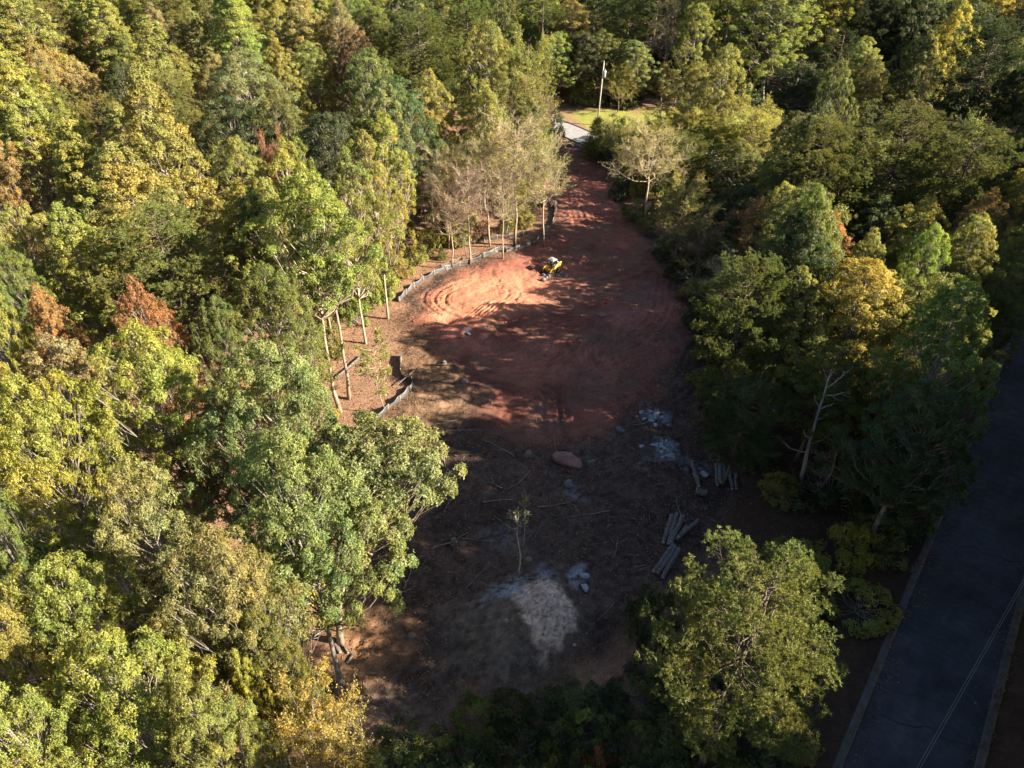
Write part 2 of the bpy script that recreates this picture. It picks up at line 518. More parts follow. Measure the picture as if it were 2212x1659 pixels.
groove(gp((1075, 612), (1000, 606), (945, 622), (925, 645), (945, 672), (985, 692)), 1.1, .09, .17)
groove(gp((1060, 618), (1010, 614), (965, 628), (950, 648), (968, 670), (1010, 684)), 1.1, .08, .16)
groove(gp((1090, 616), (1110, 630), (1100, 650), (1070, 664)), 1.1, .07, .16)
for k in range(6):
    groove(gp((1010 + 14 * k, 690 - 2 * k), (1060 + 15 * k, 655 - 3 * k), (1120 + 20 * k, 632 - 3 * k)), .9, .05, .12)
groove(gp((1100, 640), (1190, 628), (1290, 612), (1400, 590)), 1.3, .07, .16)
groove(gp((1090, 650), (1200, 640), (1330, 618)), 1.3, .06, .16)
for k in range(9):
    x0 = 1060 + random.randint(-30, 300); y0 = 730 + random.randint(-20, 170)
    a = random.uniform(-.6, .5)
    groove(gp((x0, y0), (x0 + 80, y0 + 30 * a - 14), (x0 + 170, y0 + 90 * a)), 1.3, .05, .15, .3)
groove(gp((1205, 950), (1190, 880), (1200, 800), (1260, 740)), 1.4, .10, .2, .5)
groove(gp((1240, 950), (1225, 880), (1240, 810), (1310, 740)), 1.4, .09, .2, .5)
groove(gp((1500, 760), (1470, 830), (1380, 870), (1280, 860)), 1.4, .07, .2)
groove(gp((1440, 600), (1420, 690), (1340, 760), (1230, 800)), 1.4, .06, .2)
groove(gp((1255, 350), (1270, 430), (1310, 520), (1330, 600)), 1.5, .06, .2)
groove(gp((1230, 360), (1240, 440), (1260, 520), (1230, 590)), 1.5, .06, .2)
groove(gp((790, 1400), (840, 1360), (880, 1340)), 1.4, .08, .2, .8)
groove(gp((760, 1440), (820, 1420), (900, 1390), (980, 1350)), 1.4, .08, .2, .8)
groove(gp((1000, 1340), (1090, 1330), (1150, 1380), (1140, 1450)), 1.4, .08, .2, .3)

n1 = fbm(X, Y, .25, 4, 51)
n2 = fbm(X, Y, 1.1, 3, 61)
n3 = fbm(X, Y, 3.5, 2, 71)
litter = np.stack([.140 + .10 * n2, .083 + .052 * n2, .054 + .03 * n2], 1)
litter *= (.72 + .56 * n3)[:, None]
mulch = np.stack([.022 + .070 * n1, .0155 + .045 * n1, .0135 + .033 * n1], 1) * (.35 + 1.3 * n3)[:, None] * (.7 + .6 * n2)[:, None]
clay = np.stack([.150 + .14 * n1, .059 + .050 * n1, .043 + .033 * n1], 1) * (.72 + .5 * n2)[:, None]
tw_ = .9 * (fbm(X, Y, .05, 2, 141) - .5) * 6.28
su, sv = X * np.cos(tw_) + Y * np.sin(tw_), -X * np.sin(tw_) + Y * np.cos(tw_)
streak = fbm(su * .30, sv * 2.6, 1.0, 3, 151)
damp = np.clip((fbm(X, Y, .16, 4, 161) - .42) * 5, 0, 1)
clay = clay * (.55 + .9 * streak)[:, None] * (1 - .45 * damp * (1 - .75 * np.clip((X + 8) / 40, 0, 1)))[:, None]
brown = np.clip((fbm(X, Y, .45, 4, 171) - .52) * 5, 0, .7)[:, None]
clay = clay * (1 - brown) + brown * np.stack([.11 + .05 * n2, .060 + .03 * n2, .042 + .02 * n2], 1)
# brighter, more orange clay colour over the scraped pad
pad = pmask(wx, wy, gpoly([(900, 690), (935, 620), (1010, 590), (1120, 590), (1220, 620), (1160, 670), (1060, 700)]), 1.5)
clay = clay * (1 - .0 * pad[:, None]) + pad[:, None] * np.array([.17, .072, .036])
sand = np.stack([.025 + .15 * n1, .019 + .115 * n1, .0155 + .09 * n1], 1) * (.3 + 1.2 * n3)[:, None]
lawn = np.stack([.15 + .07 * n1, .16 + .05 * n1, .035 + .015 * n1], 1) * (.8 + .4 * n2)[:, None]
# litter strip inside the fence, brown and unscraped
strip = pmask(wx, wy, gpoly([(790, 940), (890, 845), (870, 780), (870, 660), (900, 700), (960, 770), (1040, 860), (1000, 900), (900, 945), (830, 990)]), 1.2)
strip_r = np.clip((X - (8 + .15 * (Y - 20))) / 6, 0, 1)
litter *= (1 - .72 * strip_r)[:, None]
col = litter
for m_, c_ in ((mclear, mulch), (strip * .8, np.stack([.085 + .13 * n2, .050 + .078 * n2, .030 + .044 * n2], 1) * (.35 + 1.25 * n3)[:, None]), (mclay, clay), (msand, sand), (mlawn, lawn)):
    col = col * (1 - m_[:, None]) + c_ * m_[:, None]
heap = pmask(wx, wy, gpoly([(1118, 1310), (1150, 1290), (1182, 1240), (1222, 1272), (1256, 1335), (1250, 1390), (1205, 1436), (1150, 1430), (1112, 1372)]), .22)[:, None]
crust = np.stack([.30 + .30 * n2, .225 + .22 * n2, .175 + .165 * n2], 1) * (.35 + 1.1 * np.abs(2 * n3 - 1) ** .6)[:, None]
col = col * (1 - heap) + crust * heap
for (cx, cy), r, a in PALE:
    g = np.clip(1.25 - np.hypot(wx - cx, wy - cy) / r, 0, 1) * a * np.clip((n3 - .3) * 3, 0, 1)
    g = np.clip(g * .75, 0, .8)[:, None]
    col = col * (1 - g) + np.array([.26, .29, .34]) * g
edge = pmask(wx, wy, gpoly([(700, 1240), (720, 1300), (870, 1330), (880, 1420), (750, 1470), (690, 1440)]), .8)[:, None] * mclear[:, None]
col = col * (1 - .8 * edge) + .8 * edge * np.stack([.17 + .08 * n2, .09 + .05 * n2, .048 + .03 * n2], 1) * (.6 + .8 * n3)[:, None]

nx, ny = len(gx), len(gy)
ii = np.arange(nx * ny).reshape(ny, nx)
F = np.stack([ii[:-1, :-1].ravel(), ii[:-1, 1:].ravel(), ii[1:, 1:].ravel(), ii[1:, :-1].ravel()], 1)
mg, nt, N, L, P = new_mat("soil")
va = N.new("ShaderNodeAttribute"); va.attribute_name = "soil"
tc = N.new("ShaderNodeTexCoord")
no = N.new("ShaderNodeTexNoise"); no.inputs["Scale"].default_value = 5.5; no.inputs["Detail"].default_value = 8; no.inputs["Roughness"].default_value = .7
L.new(tc.outputs["Object"], no.inputs["Vector"])
mr = N.new("ShaderNodeMapRange"); mr.inputs[1].default_value = .3; mr.inputs[2].default_value = .7; mr.inputs[3].default_value = .62; mr.inputs[4].default_value = 1.36
L.new(no.outputs["Fac"], mr.inputs[0])
vs = N.new("ShaderNodeVectorMath"); vs.operation = 'SCALE'
L.new(va.outputs["Color"], vs.inputs[0]); L.new(mr.outputs[0], vs.inputs["Scale"])
L.new(vs.outputs[0], P.inputs["Base Color"])
P.inputs["Roughness"].default_value = .95
P.inputs["Specular IOR Level"].default_value = .15
bp = N.new("ShaderNodeBump"); bp.inputs["Strength"].default_value = .8; bp.inputs["Distance"].default_value = .09
L.new(no.outputs["Fac"], bp.inputs["Height"]); L.new(bp.outputs[0], P.inputs["Normal"])
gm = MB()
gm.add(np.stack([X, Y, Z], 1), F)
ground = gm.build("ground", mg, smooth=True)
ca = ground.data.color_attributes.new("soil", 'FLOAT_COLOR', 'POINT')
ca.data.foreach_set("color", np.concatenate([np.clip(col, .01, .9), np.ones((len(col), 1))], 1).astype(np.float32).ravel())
tag(ground, "reddish clay and leaf litter ground of the clearing and the woods", kind="structure")
ZG = Z.reshape(ny, nx)


def hz(x, y):
    """height of the ground mesh at a place"""
    i = int(np.clip(np.searchsorted(gx, x) - 1, 0, nx - 2))
    j = int(np.clip(np.searchsorted(gy, y) - 1, 0, ny - 2))
    fx = (x - gx[i]) / (gx[i + 1] - gx[i]); fy = (y - gy[j]) / (gy[j + 1] - gy[j])
    return float((ZG[j, i] * (1 - fx) + ZG[j, i + 1] * fx) * (1 - fy) + (ZG[j + 1, i] * (1 - fx) + ZG[j + 1, i + 1] * fx) * fy)


# ------------------------------------------------------------------ roads
def ribbon(name, mat, path, hw, z, tilt=0.0):
    t = nrm(np.gradient(path, axis=0))
    nn = np.stack([t[:, 1], -t[:, 0]], 1)
    b = MB()
    v = []
    for p, q in zip(path, nn):
        v += [(*(p - q * hw), z), (*(p + q * hw), z)]
    b.add(v, [(2 * i, 2 * i + 1, 2 * i + 3, 2 * i + 2) for i in range(len(path) - 1)])
    return b.build(name, mat)


def kerb(name, mat, path, off, w, h):
    t = nrm(np.gradient(path, axis=0))
    nn = np.stack([t[:, 1], -t[:, 0]], 1)
    b = MB()
    v = []
    for k, (p, q) in enumerate(zip(path, nn)):
        a, c = p + q * off, p + q * (off + w)
        v += [(*a, -.2), (*a, h - .03), (*(a * .85 + c * .15), h), (*(a * .15 + c * .85), h), (*c, h - .03), (*c, -.2)]
    n = len(path)
    f = []
    for i in range(n - 1):
        for j in range(5):
            f.append((i * 6 + j, i * 6 + j + 1, i * 6 + 7 + j, i * 6 + 6 + j))
    b.add(v, f)
    return b.build(name, mat)


rpath = np.array([RC + rdir * s for s in np.arange(-70, 112, 2.0)])
road = ribbon("road", M_ASPH, rpath, RHW, .03)
tag(road, kind="structure")
for s_ in (-1, 1):
    k_ = kerb("kerb", M_KERB, rpath, s_ * RHW if s_ > 0 else -RHW - .45, .45, .13)
    tag(k_, kind="structure")
crk = MB()
for s0 in (-3, 2, 4.1, 6.2, 11, 12.6, 18, 22, 27, 38):
    p0 = RC + rdir * s0 - rnor * RHW * .96
    pts = []
    for q in np.linspace(0, 1, 22):
        w = rdir * (1.6 * q + .5 * (vnoise(np.array(q * 7.0 + s0), np.array(s0), 4) - .5)) + rnor * q * RHW * random.choice((1.9, 1.88))
        pts.append(np.array(p0) + w)
    pts = np.array(pts)
    tt = nrm(np.gradient(pts, axis=0)); nn = np.stack([tt[:, 1], -tt[:, 0]], 1)
    v = []
    for p, q in zip(pts, nn):
        v += [(*(p - q * .05), .035), (*(p + q * .05), .035)]
    crk.add(v, [(2 * i, 2 * i + 1, 2 * i + 3, 2 * i + 2) for i in range(len(pts) - 1)])
tag(crk.build("road_cracks", M_CRACK), kind="structure")
drv = ribbon("street", M_DRIVE, DRIVE, 2.5, .04)
tag(drv, kind="structure")
tag(kerb("street_kerb", M_KERB, DRIVE, 2.5, .3, .14), kind="structure")
tag(kerb("street_kerb", M_KERB, DRIVE, -2.8, .3, .14), kind="structure")


# ------------------------------------------------------------------ tree prototypes
def curve3(a, b, up=.3, n=5, rng=None, j=.05):
    a, b = np.asarray(a, float), np.asarray(b, float)
    d = np.linalg.norm(b - a)
    q = np.linspace(0, 1, n)[:, None]
    p = a + (b - a) * q
    p[:, 2] += (-up * d * np.sin(q[:, 0] * np.pi) * .5)
    if rng is not None:
        p[1:-1] += rng.normal(0, j * d, (n - 2, 3))
    return p


def clump_leaves(mb, rng, c, rc, axis_xy, tips, per, leaf, flat=.75, outw=.7, upw=.5, droop=.25, wid=.42, shade=0.0, spread=.9):
    d = rng.normal(0, 1, (tips, 3))
    d = nrm(d)
    out = np.array([c[0] - axis_xy[0], c[1] - axis_xy[1], 0.0])
    out = out / max(np.linalg.norm(out), .5)
    d = nrm(d + out * outw + np.array([0, 0, upw]))
    rr = rc * rng.uniform(.45, 1.0, tips) ** .6 * np.exp(np.abs(rng.normal(0, .22, tips)) * (rng.uniform(0, 1, tips) < .45))
    p = c + d * rr[:, None] * np.array([1, 1, flat])
    a = nrm(d + np.array([0, 0, .35]) + rng.normal(0, .35, (tips, 3)))
    ref = nrm(rng.normal(0, 1, (tips, 3)))
    u = nrm(np.cross(a, ref)); w = np.cross(a, u)
    ct = rng.uniform(0, 1)
    P_, D_, N_, T_ = [], [], [], []
    for k in range(per):
        ph = 2 * np.pi * k / per + rng.uniform(-.35, .35, tips)
        dd = nrm((np.cos(ph)[:, None] * u + np.sin(ph)[:, None] * w) * spread + a * rng.uniform(.1, .6, tips)[:, None] + np.array([0, 0, -droop]))
        P_.append(p + rng.normal(0, leaf * .25, (tips, 3))); D_.append(dd); N_.append(a + rng.normal(0, .55, (tips, 3)))
        T_.append(np.clip(.5 * ct + .5 * rng.uniform(0, 1, tips) + .0, 0, 1))
    P_, D_, N_, T_ = map(np.concatenate, (P_, D_, N_, T_))
    Ls = leaf * rng.uniform(.7, 1.25, len(P_))
    mb.leaves(P_, D_, nrm(N_), Ls, Ls * wid, T_)


def env(shape, u):
    if shape == 'dome':
        return math.sqrt(max(0, 1 - (max(0, u - .18) / .82) ** 2)) * (1 if u > .18 else .45 + .55 * u / .18)
    if shape == 'oval':
        return max(.08, math.sin(math.pi * (.10 + .86 * u) ** .85))
    if shape == 'cone':
        return max(.10, (1 - u) ** .52) * (1 if u > .15 else .55 + .45 * u / .15)
    return 1.0


def broadleaf(seed, H, cb, Rad, shape, nc, tips, per, leaf, rcs=(.19, .30), lobes=.28, lean=(0, 0), trunk_r=.24, wid=.42, droop=.25, gap=.62, show=1.0):
    rng = np.random.default_rng(seed)
    tr, cr = MB(), MB()
    n = 9
    zz = np.linspace(0, H * .93, n)
    wob = np.cumsum(rng.normal(0, .10, (n, 2)), axis=0)
    wob[0] = 0
    tp = np.stack([wob[:, 0] + lean[0] * (zz / H) ** 1.6, wob[:, 1] + lean[1] * (zz / H) ** 1.6, zz], 1)
    rad = trunk_r * (1 - .9 * (zz / H)) ; rad[0] *= 1.35
    tr.tube(tp, rad, 7, .5)

    def axis_at(z):
        return np.array([np.interp(z, zz, tp[:, 0]), np.interp(z, zz, tp[:, 1])])
    ph = rng.uniform(0, 6.28, 4)
    cs = []
    tries = 0
    while len(cs) < nc and tries < nc * 30:
        tries += 1
        u = rng.uniform(0, 1) ** .85
        th = rng.uniform(0, 2 * np.pi)
        lob = 1 + lobes * math.sin(2 * th + ph[0] + 2.0 * u) + lobes * .8 * math.sin(3 * th + ph[1] - 3 * u) + lobes * .5 * math.sin(5 * th + ph[2] + 7 * u)
        e = env(shape, u) * max(.35, lob)
        fr = math.sqrt(rng.uniform(.12, 1.0))
        z = cb + (H - cb) * u * (1 if fr < .9 else .97)
        a = axis_at(z)
        rc = Rad * rng.uniform(*rcs)
        rr = max(0.0, Rad * e * fr - rc * .5)
        c = np.array([a[0] + rr * math.cos(th), a[1] + rr * math.sin(th), z - rc * .5])
        if all(np.linalg.norm(c - q[0]) > gap * (rc + q[1]) for q in cs):
            cs.append((c, rc))
    for c, rc in cs:
        z0 = max(cb * .82, c[2] - 1.05 * math.hypot(*(c[:2] - axis_at(c[2]))) - rng.uniform(.5, 2.0))
        z0 = min(z0, H * .9)
        a = axis_at(z0)
        dist = np.linalg.norm(c - np.array([*a, z0]))
        r0 = .018 + .012 * dist
        pth = curve3((*a, z0), c, .22, 5, rng, .04)
        if rng.uniform(0, 1) < (.45 if nc > 100 else 1.0):
            tr.tube(pth, np.linspace(r0, .012, 5), 4, .6, cap=False)
        for q in range(int(2 * show)):
            e_ = c + nrm(rng.normal(0, 1, 3) + np.array([0, 0, .4])) * rc * .95
            tr.tube(curve3(pth[3], e_, .1, 3, rng, .06), (.018, .012, .006), 3, .7, cap=False)
        clump_leaves(cr, rng, c, rc, axis_at(c[2]), tips, per, leaf, wid=wid, droop=droop)
    return tr, cr


def pine(seed, H, cb, Rad, nb, leaf=.20, tufts=19, flat=False):
    rng = np.random.default_rng(seed)
    tr, cr = MB(), MB()
    n = 9
    zz = np.linspace(0, H * .97, n)
    wob = np.cumsum(rng.normal(0, .07, (n, 2)), axis=0); wob[0] = 0
    tp = np.stack([wob[:, 0], wob[:, 1], zz], 1)
    rad = .22 * (1 - .88 * zz / H); rad[0] *= 1.25
    tr.tube(tp, rad, 7, .4)
    for i in range(nb):
        u = (i + rng.uniform(0, 1)) / nb
        z = cb + (H - cb) * u
        e = math.sqrt(max(.03, 1 - (abs(u - .38) / (.62 if u > .38 else .62)) ** 2.2))
        ln = Rad * e * rng.uniform(.65, 1.12)
        th = i * 2.39996 + rng.uniform(-.5, .5)
        a = np.array([np.interp(z, zz, tp[:, 0]), np.interp(z, zz, tp[:, 1]), z])
        rise = rng.uniform(.05, .35) + .5 * u
        b = a + np.array([math.cos(th) * ln, math.sin(th) * ln, ln * rise * .7])
        pth = curve3(a, b, .18, 6, rng, .03)
        tr.tube(pth, np.linspace(.03 + .005 * ln, .010, 6), 4, .6, cap=False)
        nsub = max(3, int(ln * 2.9))
        ct = rng.uniform(0, 1)
        for k in range(nsub):
            q = rng.uniform(.18, 1.0) ** .7
            p = np.array([np.interp(q, np.linspace(0, 1, 6), pth[:, c_]) for c_ in range(3)])
            sd = nrm(np.array([math.cos(th + rng.uniform(-1.2, 1.2)), math.sin(th + rng.uniform(-1.2, 1.2)), rng.uniform(.1, .8)]))
            tip = p + sd * rng.uniform(.3, 1.0) * (.5 + .16 * ln)
            tr.tube(np.stack([p, (p + tip) / 2 + rng.normal(0, .05, 3), tip]), (.016, .012, .008), 3, .7, cap=False)
            m = rng.integers(7, 12)
            cen = tip + nrm(rng.normal(0, 1, (m, 3)) + sd * .6 + np.array([0, 0, .3])) * rng.uniform(.12, .5, (m, 1))
            ax = nrm(rng.normal(0, .45, (m, 3)) + sd * .6 + np.array([0, 0, .7]))
            P_ = np.repeat(cen, tufts, axis=0); A_ = np.repeat(ax, tufts, axis=0)
            D_ = nrm(rng.normal(0, 1, P_.shape) * .75 + A_ * .95)
            N_ = nrm(rng.normal(0, 1, P_.shape))
            Ls = leaf * rng.uniform(.7, 1.2, len(P_))
            cr.leaves(P_, D_, N_, Ls, .032, np.clip(.5 * ct + .5 * rng.uniform(0, 1, len(P_)), 0, 1), 0, .12)
    return tr, cr


def twiggy(seed, H, cb, Rad, nl, sub=5, sub2=5, leaf=0.0, leafn=0, upright=.9, trunk_r=.14, fork=False, wid=.45):
    """open tree of fine branches; with leaf > 0 small leaves sit along the twigs"""
    rng = np.random.default_rng(seed)
    tr, cr, tw = MB(), MB(), MB()
    n = 8
    zz = np.linspace(0, H * .9, n)
    wob = np.cumsum(rng.normal(0, .09, (n, 2)), axis=0); wob[0] = 0
    tp = np.stack([wob[:, 0], wob[:, 1], zz], 1)
    tr.tube(tp, trunk_r * (1 - .9 * zz / H), 6, .5)
    pts, tdir = [], []
    for i in range(nl):
        u = (i + rng.uniform(0, 1)) / nl
        z = cb + (H * .88 - cb) * u
        th = i * 2.39996 + rng.uniform(-.4, .4)
        ln = Rad * (1.15 - .55 * u) * rng.uniform(.7, 1.15)
        a = np.array([np.interp(z, zz, tp[:, 0]), np.interp(z, zz, tp[:, 1]), z])
        b = a + np.array([math.cos(th) * ln, math.sin(th) * ln, ln * upright * rng.uniform(.6, 1.25)])
        p1 = curve3(a, b, .25, 6, rng, .04)
        tr.tube(p1, np.linspace(.02 + .011 * ln, .012, 6), 4, .55, cap=False)
        for k in range(sub):
            q = rng.uniform(.25, 1)
            s = np.array([np.interp(q, np.linspace(0, 1, 6), p1[:, c_]) for c_ in range(3)])
            d = nrm(nrm(b - a) * .7 + rng.normal(0, .55, 3) + np.array([0, 0, .35]))
            l2 = ln * rng.uniform(.3, .6)
            p2 = np.stack([s, s + d * l2 * .5 + rng.normal(0, .04 * l2, 3), s + d * l2 + np.array([0, 0, .1 * l2])])
            tr.tube(p2, (.017, .012, .007), 3, .7, cap=False)
            for m in range(sub2):
                q = rng.uniform(.2, 1)
                s3 = p2[0] * (1 - q) + p2[2] * q
                d3 = nrm(d * .8 + rng.normal(0, .55, 3) + np.array([0, 0, .15]))
                l3 = l2 * rng.uniform(.35, .8)
                e3 = s3 + d3 * l3
                tw.tube(np.stack([s3, s3 + d3 * l3 * .55 + rng.normal(0, .06 * l3, 3), e3]), (.009, .007, .004), 3, .8, cap=False)
                if leafn:
                    qq = rng.uniform(.1, 1.05, leafn)[:, None]
                    pts.append(s3 + (e3 - s3) * qq + rng.normal(0, .07, (leafn, 3)))
                    tdir.append(np.repeat(d3[None], leafn, 0))
    if leafn:
        P_ = np.concatenate(pts); A_ = np.concatenate(tdir)
        D_ = nrm(A_ * .6 + rng.normal(0, .7, P_.shape) + np.array([0, 0, -.15]))
        N_ = nrm(np.array([0, 0, .8]) + rng.normal(0, .6, P_.shape))
        Ls = leaf * rng.uniform(.7, 1.3, len(P_))
        T_ = rng.uniform(0, 1, len(P_))
        cr.leaves(P_, D_, N_, Ls, Ls * wid, T_)
    return tr, cr, tw


def cedar(seed, H, Rad, n):
    rng = np.random.default_rng(seed)
    tr, cr = MB(), MB()
    tr.tube([(0, 0, 0), (.03, .02, H * .5), (0, 0, H * .96)], (.09, .05, .01), 5)
    for i in range(n):
        u = rng.uniform(0, 1) ** 1.3
        th = rng.uniform(0, 6.28)
        r = Rad * (1 - u) ** .8 * rng.uniform(.45, 1.05)
        z = .25 + (H - .3) * u
        c = np.array([math.cos(th) * r, math.sin(th) * r, z])
        m = 16
        P_ = c + rng.normal(0, .16, (m, 3))
        D_ = nrm(np.array([math.cos(th), math.sin(th), .9]) + rng.normal(0, .5, (m, 3)))
        cr.leaves(P_, D_, nrm(rng.normal(0, 1, (m, 3))), rng.uniform(.14, .28, m), .06, rng.uniform(0, 1, m), 0, .05)
        if i % 9 == 0:
            tr.tube([(0, 0, z * .9), tuple(c)], (.014, .006), 3, .6, cap=False)
    return tr, cr


def bush(seed, Rad, Hh, nc, tips, per, leaf, stems=9, wid=.45):
    rng = np.random.default_rng(seed)
    tr, cr = MB(), MB()
    for i in range(nc):
        th = rng.uniform(0, 6.28); r = Rad * math.sqrt(rng.uniform(0, 1))
        z = Hh * rng.uniform(.25, 1) * (1 - .55 * (r / Rad) ** 2)
        c = np.array([math.cos(th) * r, math.sin(th) * r, z])
        rc = Rad * rng.uniform(.18, .34)
        clump_leaves(cr, rng, c, rc, (0, 0), tips, per, leaf, wid=wid)
        tr.tube(curve3((rng.normal(0, .15), rng.normal(0, .15), 0), c, .15, 4, rng, .06), np.linspace(.03, .006, 4), 3, .6, cap=False)
    for i in range(stems):
        th = rng.uniform(0, 6.28)
        e = np.array([math.cos(th) * Rad * .9, math.sin(th) * Rad * .9, Hh * rng.uniform(.8, 1.25)])
        tr.tube(curve3((0, 0, 0), e, .1, 4, rng, .07), np.linspace(.02, .004, 4), 3, .8, cap=False)
    return tr, cr


PROTO = {}


def reg(kind, H, Rad, zc, built, leafm):
    tr, cr = built[0], built[1]
    tw = built[2] if len(built) > 2 else None
    e = {"H": H, "R": Rad, "zc": zc, "trunk": tr.mesh(kind + "_trunk", M_BARK, smooth=True)}
    e["crown"] = cr.mesh(kind + "_crown", leafm) if cr.v else None
    e["twigs"] = tw.mesh(kind + "_twigs", M_TWIG) if tw is not None and tw.v else None
    PROTO.setdefault(kind, []).append(e)


for s_ in range(6):
    reg("oak", 20, 5, 14.5, broadleaf(100 + s_, 20, 6.5, 5.0, 'dome', 250, 62, 6, .15, rcs=(.075, .155), gap=.58), M_LEAF)
for s_ in range(3):
    reg("poplar", 23, 4.2, 15.5, broadleaf(200 + s_, 23, 6.5, 4.4, 'cone', 260, 60, 5, .155, rcs=(.085, .16), lobes=.22, wid=.62, gap=.56), M_LEAF)
for s_ in range(3):
    reg("maple", 18, 4.2, 13, broadleaf(300 + s_, 18, 6, 4.2, 'oval', 230, 54, 6, .142, rcs=(.085, .16), lobes=.3, wid=.5, gap=.58), M_LEAF)
for s_ in range(3):
    reg("edge", 21, 4.6, 15, broadleaf(400 + s_, 21, 6.8, 4.2, 'oval', 150, 58, 6, .15, rcs=(.085, .17), lobes=.40, lean=(1.0, 0), gap=.60, wid=.5, trunk_r=.17), M_LEAF)
PALE_EDGE = broadleaf(420, 22, 12.0, 4.0, 'oval', 120, 58, 6, .15, rcs=(.09, .18), lobes=.40, lean=(.4, 0), gap=.60, wid=.5, trunk_r=.19)
reg("edge", 18, 4.6, 13, broadleaf(410, 18, 10.3, 4.4, 'dome', 210, 60, 6, .15, rcs=(.08, .16), lobes=.35, lean=(4.4, 2.2), gap=.60, wid=.5, trunk_r=.2), M_LEAF)
reg("edge", 22, 4.0, 16, PALE_EDGE, M_LEAF)
for s_ in range(4):
    reg("pine", 20, 4.2, 14, pine(500 + s_, 20, 7.5, 4.2, 92), M_NEEDLE)
for s_ in range(2):
    reg("tallpine", 24, 3.0, 18, pine(520 + s_, 24, 12.5, 3.0, 44), M_NEEDLE)
for s_ in range(2):
    reg("bare", 15, 3.0, 11, twiggy(600 + s_, 15, 6.0, 3.0, 30, 7, 9, leaf=.11, leafn=5), M_LEAF)
for s_ in range(2):
    reg("wispy", 12, 3.4, 8.5, twiggy(620 + s_, 12, 3.0, 3.2, 26, 7, 8, leaf=.13, leafn=13, upright=.75), M_LEAF)
reg("dead", 11, 2.6, 6, twiggy(640, 11, 1.5, 2.6, 22, 5, 5, leaf=0, leafn=0, upright=.15), M_LEAF)
reg("sapling", 8, 1.5, 5, twiggy(650, 8, 2.2, 1.5, 13, 4, 4, leaf=.17, leafn=9, upright=.8, trunk_r=.05), M_LEAF)
reg("sapling", 9, 1.7, 6, twiggy(651, 9, 3.2, 1.6, 12, 4, 4, leaf=.16, leafn=10, upright=.6, trunk_r=.05), M_LEAF)
reg("polesap", 8.5, .9, 7, twiggy(655, 8.5, 6.3, .9, 8, 4, 4, leaf=.12, leafn=3, upright=.9, trunk_r=.085), M_LEAF)
reg("cedar", 5, 1.3, 2.4, cedar(660, 5, 1.3, 420), M_NEEDLE)
for s_ in range(3):
    reg("bush", 2.2, 1.7, 1.1, bush(700 + s_, 1.7, 2.0, 26, 34, 5, .17), M_LEAF)

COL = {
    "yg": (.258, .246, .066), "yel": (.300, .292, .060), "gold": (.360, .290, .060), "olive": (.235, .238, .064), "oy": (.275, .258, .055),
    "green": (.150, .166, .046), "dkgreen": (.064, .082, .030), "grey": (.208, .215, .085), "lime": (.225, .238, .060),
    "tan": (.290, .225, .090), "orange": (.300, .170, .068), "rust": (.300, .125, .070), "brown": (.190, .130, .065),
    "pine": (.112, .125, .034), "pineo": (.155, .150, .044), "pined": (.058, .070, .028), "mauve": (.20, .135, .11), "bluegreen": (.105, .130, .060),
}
CWORD = {"yg": "yellow-green", "yel": "bright yellow", "gold": "golden", "olive": "olive green", "oy": "olive yellow", "green": "mid green", "dkgreen": "dark green", "grey": "grey-green",
         "lime": "light green", "tan": "tan", "orange": "orange brown", "rust": "rust red", "brown": "brown", "pine": "green", "pineo": "olive", "pined": "dark", "mauve": "mauve brown", "bluegreen": "blue-green"}
KNAME = {"oak": ("oak_tree", "tree", "oak"), "poplar": ("poplar_tree", "tree", "poplar"), "maple": ("maple_tree", "tree", "maple"), "edge": ("broadleaf_tree", "tree", "broadleaf tree"),
         "pine": ("pine_tree", "pine tree", "pine"), "tallpine": ("pine_tree", "pine tree", "tall thin pine"), "bare": ("bare_tree", "tree", "bare twiggy tree"),
         "wispy": ("feathery_tree", "tree", "feathery tree"), "dead": ("dead_tree", "dead tree", "dead tree"), "sapling": ("sapling", "sapling", "sapling"), "polesap": ("sapling", "sapling", "thin sapling"), "cedar": ("cedar_tree", "tree", "small cedar"),
         "bush": ("shrub", "shrub", "shrub")}
BARKC = {"poplar": (1.25, 1.22, 1.15), "edge": (1.5, 1.38, 1.22), "pine": (.48, .41, .36), "tallpine": (.75, .66, .58), "bare": (1.5, 1.38, 1.22), "wispy": (.8, .75, .7), "dead": (.9, .88, .86), "polesap": (1.5, 1.4, 1.3)}
rnd = random.Random(5)
HEROZ = []
HPOS = {}
PLACED = []      # x, y, crown radius, short name, is a landmark
LABELS = set()


def plant(kind, x, y, H, W, colkey, label, group, var=None, rz=None, lean=(0, 0)):
    name, cat, _ = KNAME[kind]
    pr = PROTO[kind]
    e = pr[rnd.randrange(len(pr)) if var is None else var % len(pr)]
    root = empty(name, (x, y, hz(x, y) - .05), rnd.uniform(0, 6.28) if rz is None else rz)
    root.rotation_euler = (lean[0], lean[1], root.rotation_euler[2])
    root.scale = (W / (2 * e["R"]), W / (2 * e["R"]), H / e["H"])
    tag(root, label, cat, group)
    b = BARKC.get(kind, (1, 1, 1))
    j = rnd.uniform(.8, 1.2)
    t = bpy.data.objects.new("trunk" if kind != "bush" else "stems", e["trunk"]); C.objects.link(t); t.parent = root
    t.color = (b[0] * j, b[1] * j, b[2] * j, 1)
    c = COL[colkey]
    j = [rnd.uniform(.90, 1.10) for _ in range(3)]
    if e["crown"] is not None:
        o = bpy.data.objects.new("crown" if kind != "bush" else "foliage", e["crown"]); C.objects.link(o); o.parent = root
        o.color = (c[0] * j[0], c[1] * j[1], c[2] * j[2], 1)
    if e["twigs"] is not None:
        o = bpy.data.objects.new("twigs", e["twigs"]); C.objects.link(o); o.parent = root
        o.color = (b[0], b[1], b[2], 1)
    return root


